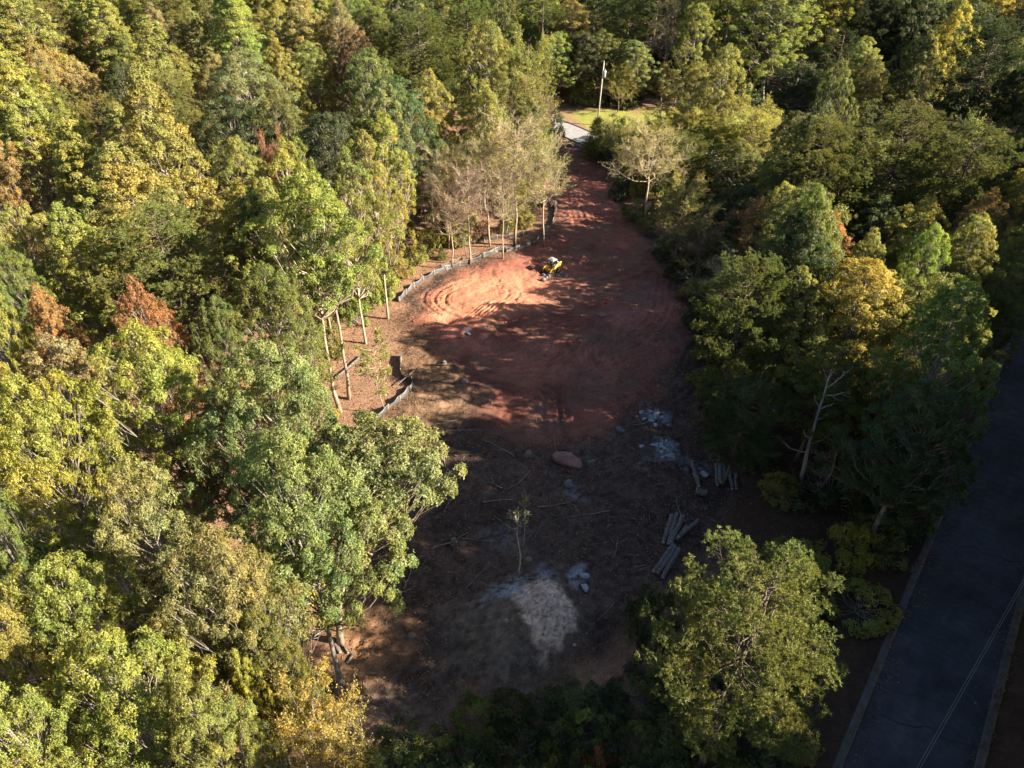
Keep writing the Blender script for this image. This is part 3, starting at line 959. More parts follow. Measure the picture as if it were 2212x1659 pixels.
G_L = "autumn trees of the woods along the silt fence"
G_R = "trees between the clearing and the paved road"
G_F = "trees of the woods beyond the pale street"

# centre of the visible crown and its width on the photograph, kind, colour, height, short name, where it stands
HERO = [
    # --- the woods, far to near
    (225, 62, 140, "poplar", "yg", 24, "conical yellow-green poplar", "whose pointed top is the highest in its corner of the woods", G_L),
    (60, 105, 170, "poplar", "yg", 23, "broad yellow-green poplar", "in the far corner beside the pointed poplar", G_L),
    (18, 125, 80, "maple", "orange", 19, "orange maple", "with thin top at the far corner of the woods", G_L),
    (100, 165, 110, "maple", "tan", 18, "tan orange maple", "below the broad yellow-green poplar", G_L),
    (345, 85, 95, "maple", "tan", 20, "tan pyramid-shaped maple", "beside the conical yellow-green poplar", G_L),
    (372, 35, 110, "pine", "pineo", 21, "rounded olive pine", "rising behind the tan pyramid-shaped maple", G_L),
    (515, 85, 160, "poplar", "olive", 24, "large pale olive poplar", "with bare grey limbs showing in its middle", G_L),
    (345, 155, 150, "poplar", "yg", 22, "leafy yellow-green poplar", "in the row below the tan pyramid-shaped maple", G_L),
    (50, 240, 170, "poplar", "yg", 23, "yellow poplar with two pale trunks", "above the big orange brown maple", G_L),
    (190, 205, 110, "maple", "tan", 18, "slim tan maple", "beside the yellow poplar with two pale trunks", G_L),
    (285, 215, 120, "oak", "dkgreen", 18, "dark green oak in a gap", "between slim tan maple and bright yellow-green crowns", G_L),
    (345, 330, 210, "poplar", "yg", 25, "tallest bright yellow-green poplar", "with white limbs at the middle of the woods", G_L),
    (530, 205, 200, "oak", "grey", 20, "big grey-green oak", "with shiny leaves below the large pale olive poplar", G_L),
    (645, 70, 130, "maple", "tan", 20, "wide tan maple", "near the top of the woods beside mixed pines", G_L),
    (735, 75, 100, "maple", "tan", 20, "narrow tan maple", "next to the wide tan maple", G_L),
    (770, 140, 110, "oak", "brown", 19, "grey brown oak", "with sparse top behind the rounded dark pine", G_L),
    (905, 140, 160, "pine", "pine", 21, "rounded dark pine", "with fine needles amid the far oaks", G_L),
    (1012, 65, 100, "pine", "pineo", 22, "bright round-topped pine", "at the far edge of the woods", G_L),
    (880, 45, 110, "oak", "dkgreen", 21, "blackish green oak", "behind the rounded dark pine", G_L),
    (800, 195, 150, "oak", "green", 19, "mid green oak", "between the grey brown oak and the dull blue-green oak", G_L),
    (850, 275, 170, "oak", "bluegreen", 20, "dull blue-green oak", "with white glinting leaves near the bare grey trees", G_L),
    (925, 240, 130, "maple", "yg", 18, "yellow-green round maple", "behind the dull blue-green oak", G_L),
    (1045, 265, 120, "maple", "oy", 17, "orange tinged maple", "just behind the bare grey twiggy trees", G_L),
    (605, 285, 150, "oak", "green", 18, "fresh green oak", "between the big grey-green oak and the rusty forked tree", G_L),
    (500, 300, 150, "oak", "dkgreen", 18, "deep green oak", "below the big grey-green oak", G_L),
    (720, 345, 180, "oak", "dkgreen", 19, "dense deep green oak", "behind the orange-topped edge tree", G_L),
    (602, 372, 80, "wispy", "rust", 15, "rusty forked tree", "with pale forked trunk in a dark gap", G_L),
    (515, 390, 120, "oak", "olive", 17, "olive oak", "beside the rusty forked tree", G_L),
    (35, 405, 140, "maple", "orange", 19, "big orange brown maple", "against a dark hollow below the two-trunked poplar", G_L),
    (195, 390, 180, "poplar", "yg", 21, "spreading yellow-green poplar", "beside the big orange brown maple", G_L),
    (300, 470, 220, "poplar", "yg", 21, "wide yellow-green poplar", "in front of the tallest bright poplar", G_L),
    (550, 505, 170, "oak", "oy", 18, "thin-leaved olive yellow oak", "whose grey branches show through its crown", G_L),
    (375, 600, 230, "pine", "pineo", 18, "loose brownish pine", "above the rust red maple", G_L),
    (75, 565, 160, "oak", "yg", 18, "yellowish oak", "below the big orange brown maple", G_L),
    (190, 590, 160, "poplar", "yg", 19, "yellowish poplar with a straight grey trunk", "beside the loose brownish pine", G_L),
    (60, 655, 130, "oak", "green", 17, "green oak", "behind the bright yellow maple at the edge of the photo", G_L),
    (12, 735, 110, "maple", "yel", 18, "bright yellow maple", "beside the orange maple with an open crown", G_L),
    (140, 735, 130, "maple", "orange", 17, "orange maple with an open crown", "between the bright yellow maple and rust red maple", G_L),
    (328, 735, 130, "maple", "rust", 18, "rust red maple", "the reddest crown of the whole woods", G_L),
    (600, 690, 160, "oak", "green", 17, "rounded green oak", "with pale trunks below it near the litter slope", G_L),
    (490, 745, 110, "oak", "green", 16, "small green oak", "between the rust red maple and the rounded green oak", G_L),
    (330, 880, 250, "oak", "oy", 20, "golden olive oak", "in front of the rust red maple", G_L),
    (130, 975, 240, "oak", "oy", 20, "great olive yellow oak", "with dark hollows between its lit boughs", G_L),
    (20, 900, 130, "oak", "oy", 18, "olive yellow oak", "cut by the photo's side beside the great olive yellow oak", G_L),
    (590, 900, 250, "oak", "grey", 20, "silvery grey-green oak", "beside the litter slope and the golden olive oak", G_L),
    (640, 1120, 280, "oak", "grey", 20, "great grey-green oak", "behind the leaning edge tree with the dark bare trunk", G_L),
    (335, 1170, 250, "oak", "grey", 19, "grey olive oak", "in front of the great olive yellow oak", G_L),
    (490, 1330, 250, "oak", "grey", 19, "pale grey olive oak", "in front of the great grey-green oak", G_L),
    (30, 1190, 150, "oak", "green", 19, "leafy green oak", "by the photo's side below the great olive yellow oak", G_L),
    (190, 1350, 240, "oak", "olive", 18, "olive oak with rosette leaves", "in front of the grey olive oak", G_L),
    (60, 1440, 190, "oak", "olive", 18, "yellowed olive oak", "in the near corner of the woods", G_L),
    (290, 1540, 280, "oak", "olive", 18, "near olive oak", "at the lower edge of the photo", G_L),
    (460, 1600, 190, "oak", "olive", 17, "low olive oak", "between the near olive oak and the golden feathery tree", G_L),
    (575, 1430, 150, "oak", "green", 15, "plain green oak", "above the golden feathery tree", G_L),
    (690, 1570, 190, "wispy", "gold", 13, "golden feathery tree", "with thin pale twigs by the near bank", G_L),
    (545, 1510, 90, "maple", "yel", 14, "small lemon yellow maple", "squeezed in beside the golden feathery tree", G_L),
    (60, 1640, 220, "oak", "olive", 18, "corner olive oak", "cut off by the lower corner of the photo", G_L),
    # --- bare trees at the bend of the fence
    (1112, 330, 150, "bare", "tan", 16, "big bare grey tree", "with tall white trunk rising beside the fence bend", G_L),
    (960, 375, 90, "bare", "tan", 13, "bare pale tree", "behind the black fabric beside the oak wall", G_L),
    (1055, 360, 110, "bare", "oy", 14, "half bare yellowish tree", "between the two bare grey trees", G_L),
    (1010, 420, 80, "bare", "mauve", 12, "mauve brown twiggy tree", "in front of the half bare yellowish tree", G_L),
    (1180, 375, 90, "bare", "oy", 13, "thin bare tree", "leaning over the clay track at the fence bend", G_L),
    (1085, 430, 80, "bare", "brown", 11, "low brown twiggy tree", "under the big bare grey tree", G_L),
    (970, 455, 80, "bare", "brown", 10, "small brown twiggy tree", "in the leafy gap by the far fence", G_L),
    (1145, 255, 110, "maple", "green", 12, "bushy green tree", "at the corner where clay track meets the pale street", G_L),
    (1150, 215, 80, "wispy", "mauve", 11, "dull red feathery tree", "behind the bushy green tree at the street corner", G_L),
    (1135, 150, 120, "wispy", "oy", 18, "tall yellowish feathery tree", "beside the dark hollow over the pale street", G_L),
    (1050, 130, 120, "oak", "olive", 20, "tall olive oak", "beside the tall yellowish feathery tree", G_L),
    # --- beyond the street
    (1170, 25, 80, "tallpine", "pine", 26, "thin far pine", "beside the tan crowned oak beyond the street", G_F),
    (1235, 75, 130, "oak", "tan", 20, "tan crowned oak", "standing behind the utility pole", G_F),
    (1345, 65, 90, "pine", "pine", 24, "pointed green pine", "behind the oak at the lawn", G_F),
    (1245, 165, 110, "oak", "dkgreen", 17, "hollow-side dark oak", "whose shade falls on the bend of the pale street", G_F),
    (1205, 150, 90, "oak", "olive", 17, "shaded olive oak", "overhanging the bend of the pale street", G_F),
    (1300, 130, 100, "oak", "green", 17, "plain mid-green oak", "straight behind the utility pole", G_F),
    (1370, 140, 100, "oak", "grey", 20, "tall grey-green oak", "beside the utility pole and the lawn", G_F),
    (1338, 200, 60, "wispy", "oy", 10, "small feathery tree", "right behind the utility pole", G_F),
    (1432, 185, 65, "maple", "tan", 11, "little round tan-topped tree", "on the rim of the lawn", G_F),
    (1450, 60, 70, "tallpine", "pined", 26, "slender pine with a pale trunk", "behind the mauve dead-looking crown", G_F),
    (1440, 100, 60, "bare", "mauve", 17, "mauve dead-looking crown", "in front of the slender pines", G_F),
    (1520, 60, 90, "tallpine", "pine", 27, "tiered tall pine", "left of the big olive oak beyond the lawn", G_F),
    (1575, 45, 90, "tallpine", "pine", 27, "bare-stemmed tall pine", "touching the big olive oak beyond the lawn", G_F),
    (1665, 130, 190, "oak", "olive", 20, "big olive oak", "behind the lawn in half shade", G_F),
    (1790, 90, 120, "poplar", "oy", 23, "sunlit golden olive poplar", "standing out against deep shade behind the lawn", G_F),
    (1880, 50, 110, "pine", "pined", 22, "dim round pine", "beside the sunlit golden olive poplar", G_F),
    (2048, 92, 95, "maple", "gold", 21, "orange gold maple top", "glowing alone amid shaded crowns", G_F),
    (2165, 20, 80, "maple", "gold", 21, "yellow gold maple", "at the top corner of the photo", G_F),
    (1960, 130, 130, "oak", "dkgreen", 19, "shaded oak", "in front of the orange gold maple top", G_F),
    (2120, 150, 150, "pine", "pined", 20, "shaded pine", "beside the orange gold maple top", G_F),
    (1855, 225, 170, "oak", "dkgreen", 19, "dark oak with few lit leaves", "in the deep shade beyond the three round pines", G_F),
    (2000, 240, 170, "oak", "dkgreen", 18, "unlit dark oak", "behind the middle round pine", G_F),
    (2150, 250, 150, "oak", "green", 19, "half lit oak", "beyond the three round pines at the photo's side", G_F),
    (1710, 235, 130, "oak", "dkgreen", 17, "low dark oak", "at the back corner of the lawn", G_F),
    # --- the strip between clearing and road
    (1515, 262, 120, "wispy", "gold", 11, "golden feathery tree by the lawn", "with several slim grey stems", G_R),
    (1630, 272, 130, "wispy", "gold", 12, "second golden feathery tree by the lawn", "with a longer drooping side", G_R),
    (1440, 275, 110, "wispy", "gold", 10, "third golden feathery tree by the lawn", "the one closest to the utility pole", G_R),
    (1560, 300, 110, "maple", "oy", 9, "low yellowish maple", "under the golden feathery trees by the lawn", G_R),
    (1370, 300, 100, "wispy", "olive", 9, "olive feathery tree", "between thin half bare tree and the street kerb", G_R),
    (1410, 325, 130, "bare", "oy", 13, "thin half bare tree", "whose long pale trunk stands beside the clay track", G_R),
    (1330, 285, 70, "wispy", "olive", 8, "vine covered small tree", "at the end of the street kerb", G_R),
    (1290, 300, 60, "cedar", "green", 6, "little dark cedar", "at the mouth of the clay track", G_R),
    (1590, 350, 110, "maple", "green", 11, "low green maple", "in front of the pale roof", G_R),
    (1690, 355, 90, "maple", "olive", 13, "dull olive maple", "beside the first round pine", G_R),
    (1768, 372, 170, "pine", "pineo", 17, "first round pine", "with bare limbs under its lit cap", G_R),
    (1930, 345, 190, "pine", "pine", 18, "middle round pine", "largest of the three round pines", G_R),
    (2080, 385, 170, "pine", "pine", 17, "third round pine", "beside the black gap over the road", G_R),
    (1475, 440, 120, "wispy", "yg", 11, "lit yellow-green feathery tree", "standing alone by the clay track bend", G_R),
    (1515, 520, 120, "wispy", "brown", 7, "tangle of bare brush", "below the lit yellow-green feathery tree", G_R),
    (1640, 490, 90, "wispy", "orange", 11, "thin orange feathery tree", "beside the broken white trunk", G_R),
    (1790, 535, 120, "maple", "orange", 13, "reddish brown maple", "below the three round pines", G_R),
    (1860, 570, 100, "maple", "olive", 13, "lit olive maple", "touching the reddish brown maple", G_R),
    (1980, 500, 140, "maple", "oy", 13, "dull gold maple", "below the middle round pine", G_R),
    (2120, 490, 110, "maple", "orange", 14, "orange tipped maple", "below the third round pine", G_R),
    (2090, 570, 150, "oak", "lime", 16, "sunlit light green oak", "beside the shaded road", G_R),
    (1710, 440, 130, "maple", "olive", 11, "shaded olive maple", "under the first round pine", G_R),
    (1590, 605, 140, "bare", "tan", 9, "grey bare crown", "behind the clearing's tall pine", G_R),
    (1605, 680, 165, "pine", "pine", 15, "clearing's tall pine", "with drooping dark lower limbs at the clay edge", G_R),
    (1715, 665, 150, "maple", "yg", 14.5, "yellow maple beside the tall pine", "with thin pale limbs", G_R),
    (1845, 675, 260, "oak", "yel", 15.5, "great golden yellow oak", "the brightest crown between clearing and road", G_R),
    (2015, 700, 225, "oak", "olive", 15.5, "glossy olive oak", "beside the road and the great golden yellow oak", G_R),
    (1990, 590, 120, "oak", "lime", 16, "light green crown", "behind the glossy olive oak", G_R),
    (2195, 560, 120, "oak", "olive", 14, "shaggy olive oak", "at the photo's side above the shaded road", G_R),
    (2170, 650, 130, "oak", "green", 13, "dim green oak", "leaning over the far end of the shaded road", G_R),
    (2205, 440, 110, "oak", "oy", 15, "dull yellow oak", "at the photo's side below the black gap", G_R),
    (1985, 940, 230, "oak", "dkgreen", 14, "dark glossy oak", "hanging over the road's kerb", G_R),
    (1600, 900, 150, "pine", "pined", 10, "dark lower pine", "under the clearing's tall pine", G_R),
    (1602, 1400, 320, "pine", "pineo", 17, "near broad pine", "lit alone between the logs and the road", G_R),
]
YARD = {"hollow-side dark oak": (141, 13), "shaded olive oak": (140, 13), "plain mid-green oak": (142, 13), "tall grey-green oak": (139, 12), "small feathery tree": (136, 8.5),
        "little round tan-topped tree": (139, 8), "tan crowned oak": (148, 17), "pointed green pine": (146, 17), "low dark oak": (122, 12)}
for (px, py, w, kind, ck, H, short, where, grp) in HERO:
    e = PROTO[kind][0]
    zc = e["zc"] / e["H"] * H
    x, y = at(px, py, zc)
    if short in YARD:
        k_, H = YARD[short]
        x, y = x * k_ / y, k_
        zc = H * .6
    elif grp == G_F and x < 62 and y < 141:
        k_ = 141 + 6 * rnd.random()
        x, y = x * k_ / y, k_
    W = w / FPX * depth(x, y, zc) * 1.10
    lab = short + " " + where
    LABELS.add(lab)
    plant(kind, x, y, H, W, ck, lab, grp)
    PLACED.append((x, y, W / 2, short))
    HEROZ.append(zc)
    HPOS[short] = (x, y, H, W)

# trees of the cut edge, set by the foot of their trunks
EDGE = [
    (735, 890, 22, 7.5, "lime", "pale-trunked edge tree", "with a tall white stem above the litter slope", 4, 0.0),
    (754, 862, 21, 6.5, "lime", "dark-trunked edge tree", "beside the pale-trunked edge tree", 4, 2.4),
    (735, 1385, 17.0, 9.0, "grey", "leaning edge tree with the dark bare trunk", "alone at the near rim of the clearing", 3, 0.0),
    (692, 760, 21, 7.5, "oy", "orange-topped edge tree", "between the oak wall and the litter slope", 2, .3),
    (790, 742, 20, 6.5, "lime", "bright green edge tree", "over the curved black fence", 1, -.2),
    (838, 690, 20, 6.5, "yg", "slim yellow-green edge tree", "with straight stem between slope and sunny pad", 0, 2.2),
    (850, 600, 19, 7.0, "oy", "yellowish edge tree", "beside the sunny clay pad", 0, .3),
    (612, 790, 18, 7.5, "green", "grey-stemmed edge tree", "set back from the litter slope", 1, -.1),
    (655, 805, 19, 6.5, "lime", "second grey-stemmed edge tree", "between the rounded green oak and the pale trunk", 2, 1.2),
    (715, 720, 20, 6.0, "green", "deep-set edge tree", "with thin stem behind the orange-topped edge tree", 1, 2.0),
    (860, 545, 20, 8.0, "grey", "last edge tree", "where the oak wall meets the bare trees", 2, 0),
]
for (px, py, H, W, ck, short, where, var, rz) in EDGE:
    x, y = at(px, py)
    plant("edge", x, y, H, W, ck, short + " " + where, G_L, var, rz)
    PLACED.append((x + (3.5 if var == 3 else .6), y, W / 2, short))
    HEROZ.append(H * .72)

# saplings and small cedars one by one
SMALL = [
    (834, 895, "sapling", "lime", 8, 3.4, "light green sapling with two tufts of leaves inside the fence corner"),
    (700, 900, "sapling", "lime", 7, 3.6, "light green sapling beside the pale-trunked edge tree"),
    (690, 840, "sapling", "lime", 7, 3.8, "bushy light green sapling under the silvery grey-green oak"),
    (660, 1330, "sapling", "lime", 9, 4.2, "yellowish sapling behind the leaning edge tree's dark trunk"),
    (690, 1290, "sapling", "yg", 8, 4.0, "lit sapling close behind the dark bare trunk"),
    (1098, 500, "cedar", "green", 5.4, 2.2, "green cone-shaped cedar under the big bare grey tree"),
    (955, 560, "cedar", "green", 1.6, 1.2, "tiny cedar at the far end of the pale fence"),
    (1006, 552, "sapling", "mauve", 5.2, 3.0, "low spreading sapling with reddish twigs behind the pale fence"),
    (1122, 1256, "polesap", "dkgreen", 7.4, 1.7, "leaning thin pale sapling growing out of the scraped clearing"),
    (1130, 1190, "polesap", "brown", 6.0, .8, "bare wand of a sapling beside the leaning pale one"),
]
for (px, py, kind, ck, H, W, lab) in SMALL:
    x, y = at(px, py)
    plant(kind, x, y, H, W, ck, lab, "saplings and cedars around the clearing", lean=(0, -.06 if px in (1122,) else 0))

# ------------------------------------------------------------------ the rest of the woods
def proj(x, y, z):
    d = depth(x, y, z)
    return (1106 + FPX * x / d, 829.5 + FPX * ((CAM_H - z) * math.cos(PITCH) - y * math.sin(PITCH)) / d, d)


HV = []


def hides(x, y, H, W, k=1.0):
    """would a tree of the rest stand before one of the trees set one by one?"""
    if not HV:
        for (a, b, r, _s), hh in zip(PLACED[:NHERO], HEROZ):
            q = proj(a, b, hh)
            HV.append((*q, r * FPX / q[2]))
    px, py, d = proj(x, y, H * .72)
    w = W / 2 * FPX / d
    for (qx, qy, qd, qr) in HV:
        if d < qd and (px - qx) ** 2 + (py - qy) ** 2 < (k * (.75 * qr + .45 * w)) ** 2:
            return True
    return False


def free_spot(x, y, rad):
    for (a, b, r, _s) in PLACED:
        if (x - a) ** 2 + (y - b) ** 2 < (rad * .56 + r * .56) ** 2:
            return False
    return True




def pt_in(x, y, poly):
    return bool(inside(np.array([x]), np.array([y]), poly)[0])


def lane_off(x, y):
    return (x - RC[0]) * rnor[0] + (y - RC[1]) * rnor[1]


def dist_to(x, y, pts, closed=False):
    return float(seg_dist(np.array([x]), np.array([y]), pts, closed)[0])


DR = [tuple(p) for p in DRIVE]
SLOPE = gpoly([(640, 800), (720, 720), (860, 640), (935, 560), (1200, 420), (1215, 520), (1000, 600), (900, 800), (800, 960), (740, 900)])
BARE_Z = gpoly([(910, 540), (930, 420), (1190, 330), (1215, 520), (1000, 585)])


def in_view(x, y, z, m=.12):
    d = depth(x, y, z)
    if d < 3:
        return False
    px = x / d
    py = ((z - CAM_H) * math.cos(PITCH) + y * math.sin(PITCH)) / d
    return abs(px) < .72 * (1 + m) and abs(py) < .54 * (1 + m)


def auto_label(kind, ck, H, x, y):
    near = sorted(PLACED[:NHERO], key=lambda q: (q[0] - x) ** 2 + (q[1] - y) ** 2)
    base = f"{CWORD[ck]} {KNAME[kind][2]}"
    for a in range(0, 7):
        for b in range(a + 1, 8):
            for adj in ("", "smaller ", "taller "):
                if adj == "smaller " and H > 17 or adj == "taller " and H < 17:
                    continue
                lab = f"{adj}{base} between {near[a][3]} and {near[b][3]}"
                if lab not in LABELS and len(lab.replace("-", " ").split()) <= 16:
                    LABELS.add(lab)
                    return lab
    return base


NHERO = len(PLACED)
fr = random.Random(77)
TREES = []
sunh = np.array([math.cos(SUN_AZ), math.sin(SUN_AZ)])
stan = math.tan(SUN_EL)


def grid_in(pix, step=1.6):
    pl = gpoly(pix) if pix[0][0] > 300 else pix
    a = np.array(pl)
    xx, yy = np.meshgrid(np.arange(a[:, 0].min(), a[:, 0].max(), step), np.arange(a[:, 1].min(), a[:, 1].max(), step))
    xx, yy = xx.ravel(), yy.ravel()
    m = inside(xx, yy, pl)
    return np.stack([xx[m], yy[m]], 1)


# ground that the low sun reaches in the photograph
SUNNY = [[(915, 690), (940, 625), (1010, 595), (1110, 562), (1215, 566), (1200, 600), (1140, 636), (1060, 668), (960, 695)],
         [(790, 935), (885, 850), (880, 775), (960, 800), (1020, 865), (900, 920)],
         [(715, 1300), (770, 1340), (850, 1390), (770, 1435), (705, 1440)],
         [(745, 885), (765, 770), (860, 800), (882, 835), (800, 915)],
         [(1205, 275), (1270, 315), (1300, 300), (1240, 262)], [(1300, 300), (1300, 272), (1460, 240), (1500, 245), (1420, 290)]]
LITP = np.concatenate([grid_in(p) for p in SUNNY])
LITP = np.concatenate([LITP, np.zeros((len(LITP), 1))], 1)
# crowns whose sides stand in the sun
for nm in ("great golden yellow oak", "yellow maple beside the tall pine", "clearing's tall pine", "glossy olive oak", "sunlit light green oak", "light green crown", "near broad pine",
           "first round pine", "middle round pine", "third round pine", "golden feathery tree by the lawn", "second golden feathery tree by the lawn", "lit yellow-green feathery tree", "reddish brown maple",
           "sunlit golden olive poplar", "orange gold maple top"):
    x, y, H, W = HPOS[nm]
    LITP = np.concatenate([LITP, [(x + a * W, y + b * W, u * H) for a in (-.2, .25) for b in (-.25, .25) for u in ((.62, .9) if nm in ('great golden yellow oak', 'near broad pine', 'glossy olive oak') else (.92,))]])


def cover(x, y, H, W, P, tight=.8):
    """which ground places lie in the shade of a tree"""
    d = np.array([x, y]) - P[:, :2]
    t = d @ sunh
    off_ = np.abs(d @ np.array([-sunh[1], sunh[0]]))
    return (t > W * .55) & ((off_ / (W / 2)) ** 2 + ((t * stan + P[:, 2] - .66 * H) / (.36 * H)) ** 2 < tight)


def put(kind, ck, x, y, H, W, grp):
    TREES.append((x, y, H, W))
    plant(kind, x, y, H, W, ck, auto_label(kind, ck, H, x, y), grp)
    PLACED.append((x, y, W / 2, ""))


# the tall wall of trees across the road, which keeps the road and the clearing in shade
G_X = "tall trees across the paved road"
n_x = 0
for row in range(5):
    for k in range(30):
        sx = -62 + k * 6.6 + fr.uniform(-1.6, 1.6) + row * 3
        o = RHW + 5.0 + row * 7.5 + fr.uniform(-1.2, 1.2)
        x, y = RC + rdir * sx + rnor * o
        if y > 112 or y < -62:
            continue
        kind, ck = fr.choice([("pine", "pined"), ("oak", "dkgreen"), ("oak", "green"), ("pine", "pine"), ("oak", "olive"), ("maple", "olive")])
        H = fr.uniform(24, 30)
        W = fr.uniform(9, 11)
        while H > 12 and cover(x, y, H, W + 1.0, LITP, 1.35).any():
            H -= 1.5
        if H <= 12:
            continue
        put(kind, ck, x, y, H, W, G_X)
        n_x += 1
n_fill = 0
for _ in range(14000):
    if n_fill >= 300:
        break
    x, y = fr.uniform(-190, 170), fr.uniform(0, 235)
    off = lane_off(x, y)
    left = off < 0 and (x < -5 or y > 100) and x < .18 * (y - 20)
    if (abs(off) < RHW + 4.0 and y < 116) or pt_in(x, y, CLEAR) or pt_in(x, y, SLOPE) or dist_to(x, y, CLEAR, True) < 3.2 or dist_to(x, y, DR) < 5.5:
        continue
    if pt_in(x, y, LAWN) or dist_to(x, y, LAWN, True) < 2.5 or pt_in(x, y, BARE_Z):
        continue
    if off > 0 and y < 112:
        continue
    if not in_view(x, y, 16, .10):
        continue
    if not left and y < 34 or (not left and abs(x - 22) < 7 and 26 < y < 41):
        continue
    if off < 0 and not left and y < 108 and dist_to(x, y, CLEAR, True) < 5:
        continue
    far = y > 105
    if far and x > 10:
        kind, ck = fr.choice([("tallpine", "pine"), ("tallpine", "pined"), ("pine", "pined"), ("oak", "dkgreen"), ("oak", "green"), ("oak", "olive"), ("tallpine", "pined"), ("maple", "green")])
    elif left:
        if x < -20 and y > 60 or x < -25:
            kind, ck = fr.choice([("poplar", "yg"), ("poplar", "olive"), ("maple", "tan"), ("oak", "olive"), ("poplar", "yg"), ("oak", "green"), ("pine", "pineo"), ("maple", "yg")])
        else:
            kind, ck = fr.choice([("oak", "olive"), ("oak", "grey"), ("oak", "green"), ("poplar", "oy"), ("maple", "yg"), ("pine", "pineo"), ("maple", "tan")])
    else:
        kind, ck = fr.choice([("maple", "green"), ("maple", "olive"), ("maple", "dkgreen"), ("oak", "dkgreen"), ("pine", "pine"), ("wispy", "olive")])
    H = PROTO[kind][0]["H"] * fr.uniform(.78, .97)
    W = PROTO[kind][0]["R"] * 2 * fr.uniform(.85, 1.05)
    if not left and y < 108:
        H = fr.uniform(8, 11) if abs(y - (75.5 - .21 * x)) < 7 else (fr.uniform(8, 11) if y > 80 else (fr.uniform(15, 18) if dist_to(x, y, CLEAR, True) > 9 else fr.uniform(10, 13))); W = fr.uniform(6, 8)
    if y > 150:
        W *= 1.25
    if not free_spot(x, y, W / 2) or hides(x, y, H, W):
        continue
    if x > 8:
        while H > 8 and cover(x, y, H, W, LITP, 1.0).any():
            H -= 1.5
        if H <= 8:
            continue
    put(kind, ck, x, y, H, W, G_F if far and x > -2 else (G_L if left else G_R))
    n_fill += 1
# every place of the clearing and the road that lies in shade in the photograph has a blocker tree added along the sun's path
for (x, y, r, nm), h_ in zip(PLACED[:NHERO], [h[5] for h in HERO] + [e_[2] for e_ in EDGE]):
    TREES.append((x, y, h_, r * 2))
    c_ = cover(x, y, h_, r * 2, LITP)
    if x > 6 and c_.sum() > 3:
        print("IN THE SUN'S WAY", nm, round(x), round(y), h_, c_.sum())
shp = grid_in(CLEAR, 2.4)
keep = np.array([not any(inside(np.array([p[0]]), np.array([p[1]]), gpoly(q))[0] for q in SUNNY) for p in shp])
shp = shp[keep]
rd_ = np.array([RC + rdir * a + rnor * b for a in np.arange(-12, 60, 3.0) for b in (-3.2, 0, 3.2)])
shp = np.concatenate([shp, rd_])
shp = np.concatenate([shp, np.zeros((len(shp), 1))], 1)
for nm in ("dark oak with few lit leaves", "unlit dark oak", "low dark oak", "shaded oak", "shaded pine", "dim round pine", "half lit oak", "big olive oak", "dark glossy oak"):
    x, y, H, W = HPOS[nm]
    shp = np.concatenate([shp, [(x + a * W, y + b * W, u * H) for a in (-.25, .25) for b in (-.25, .25) for u in (.55, .8)]])
dark = np.zeros(len(shp), dtype=bool)
for t_ in TREES:
    dark |= cover(*t_, shp, .7)
print("UNSHADED before", int((~dark).sum()), "of", len(shp))
order = list(range(len(shp)))
fr.shuffle(order)
n_s = 0
for q in order:
    if dark[q]:
        continue
    best = None
    for s_ in np.arange(10, 60, 1.5):
        p = shp[q, :2] + sunh * s_
        o = lane_off(*p)
        if (abs(o) < RHW + 4.0 and p[1] < 116) or p[1] < -60 or pt_in(p[0], p[1], CLEAR) or pt_in(p[0], p[1], LAWN) or dist_to(p[0], p[1], DR) < 5:
            continue
        if o < 0 and (dist_to(p[0], p[1], CLEAR, True) < 5 or p[1] < 26 or (abs(p[0] - 19) < 9 and 24 < p[1] < 46)):
            continue
        for fz, W in ((.66, 8.5), (.8, 7.0), (.9, 6.0), (.9, 5.0)):
            H = (s_ * stan + shp[q, 2]) / fz
            if H < 8 or H > 31 or (o < 0 and H > 20):
                continue
            if cover(p[0], p[1], H, W, LITP, .9).sum() > 1 or hides(p[0], p[1], H, W, .3 if p[1] < 78 else 1.1):
                continue
            gain = int((cover(p[0], p[1], H, W, shp, .7) & ~dark).sum())
            crowd = sum(1 for (a, b, r, _n) in PLACED if (a - p[0]) ** 2 + (b - p[1]) ** 2 < (.3 * (r + W / 2)) ** 2)
            sc_ = gain - 2 * crowd
            if best is None or sc_ > best[0]:
                best = (sc_, p[0], p[1], H, W)
    if best is None or best[0] < -1:
        continue
    _, x, y, H, W = best
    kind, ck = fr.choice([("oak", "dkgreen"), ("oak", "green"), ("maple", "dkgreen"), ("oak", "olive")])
    put(kind, ck, x, y, H, W, G_X if lane_off(x, y) > 0 else G_R)
    dark |= cover(x, y, H, W, shp, .7)
    n_s += 1
    if n_s > 110:
        break
print("UNSHADED after", int((~dark).sum()), "added", n_s)
print("FILL", n_fill, "HERO", NHERO)


# ------------------------------------------------------------------ shrubs of the undergrowth
BUSHES = []


def shrub(x, y, W, H, ck, lab, grp):
    plant("bush", x, y, H, W, ck, lab, grp)
    BUSHES.append((x, y, W / 2))


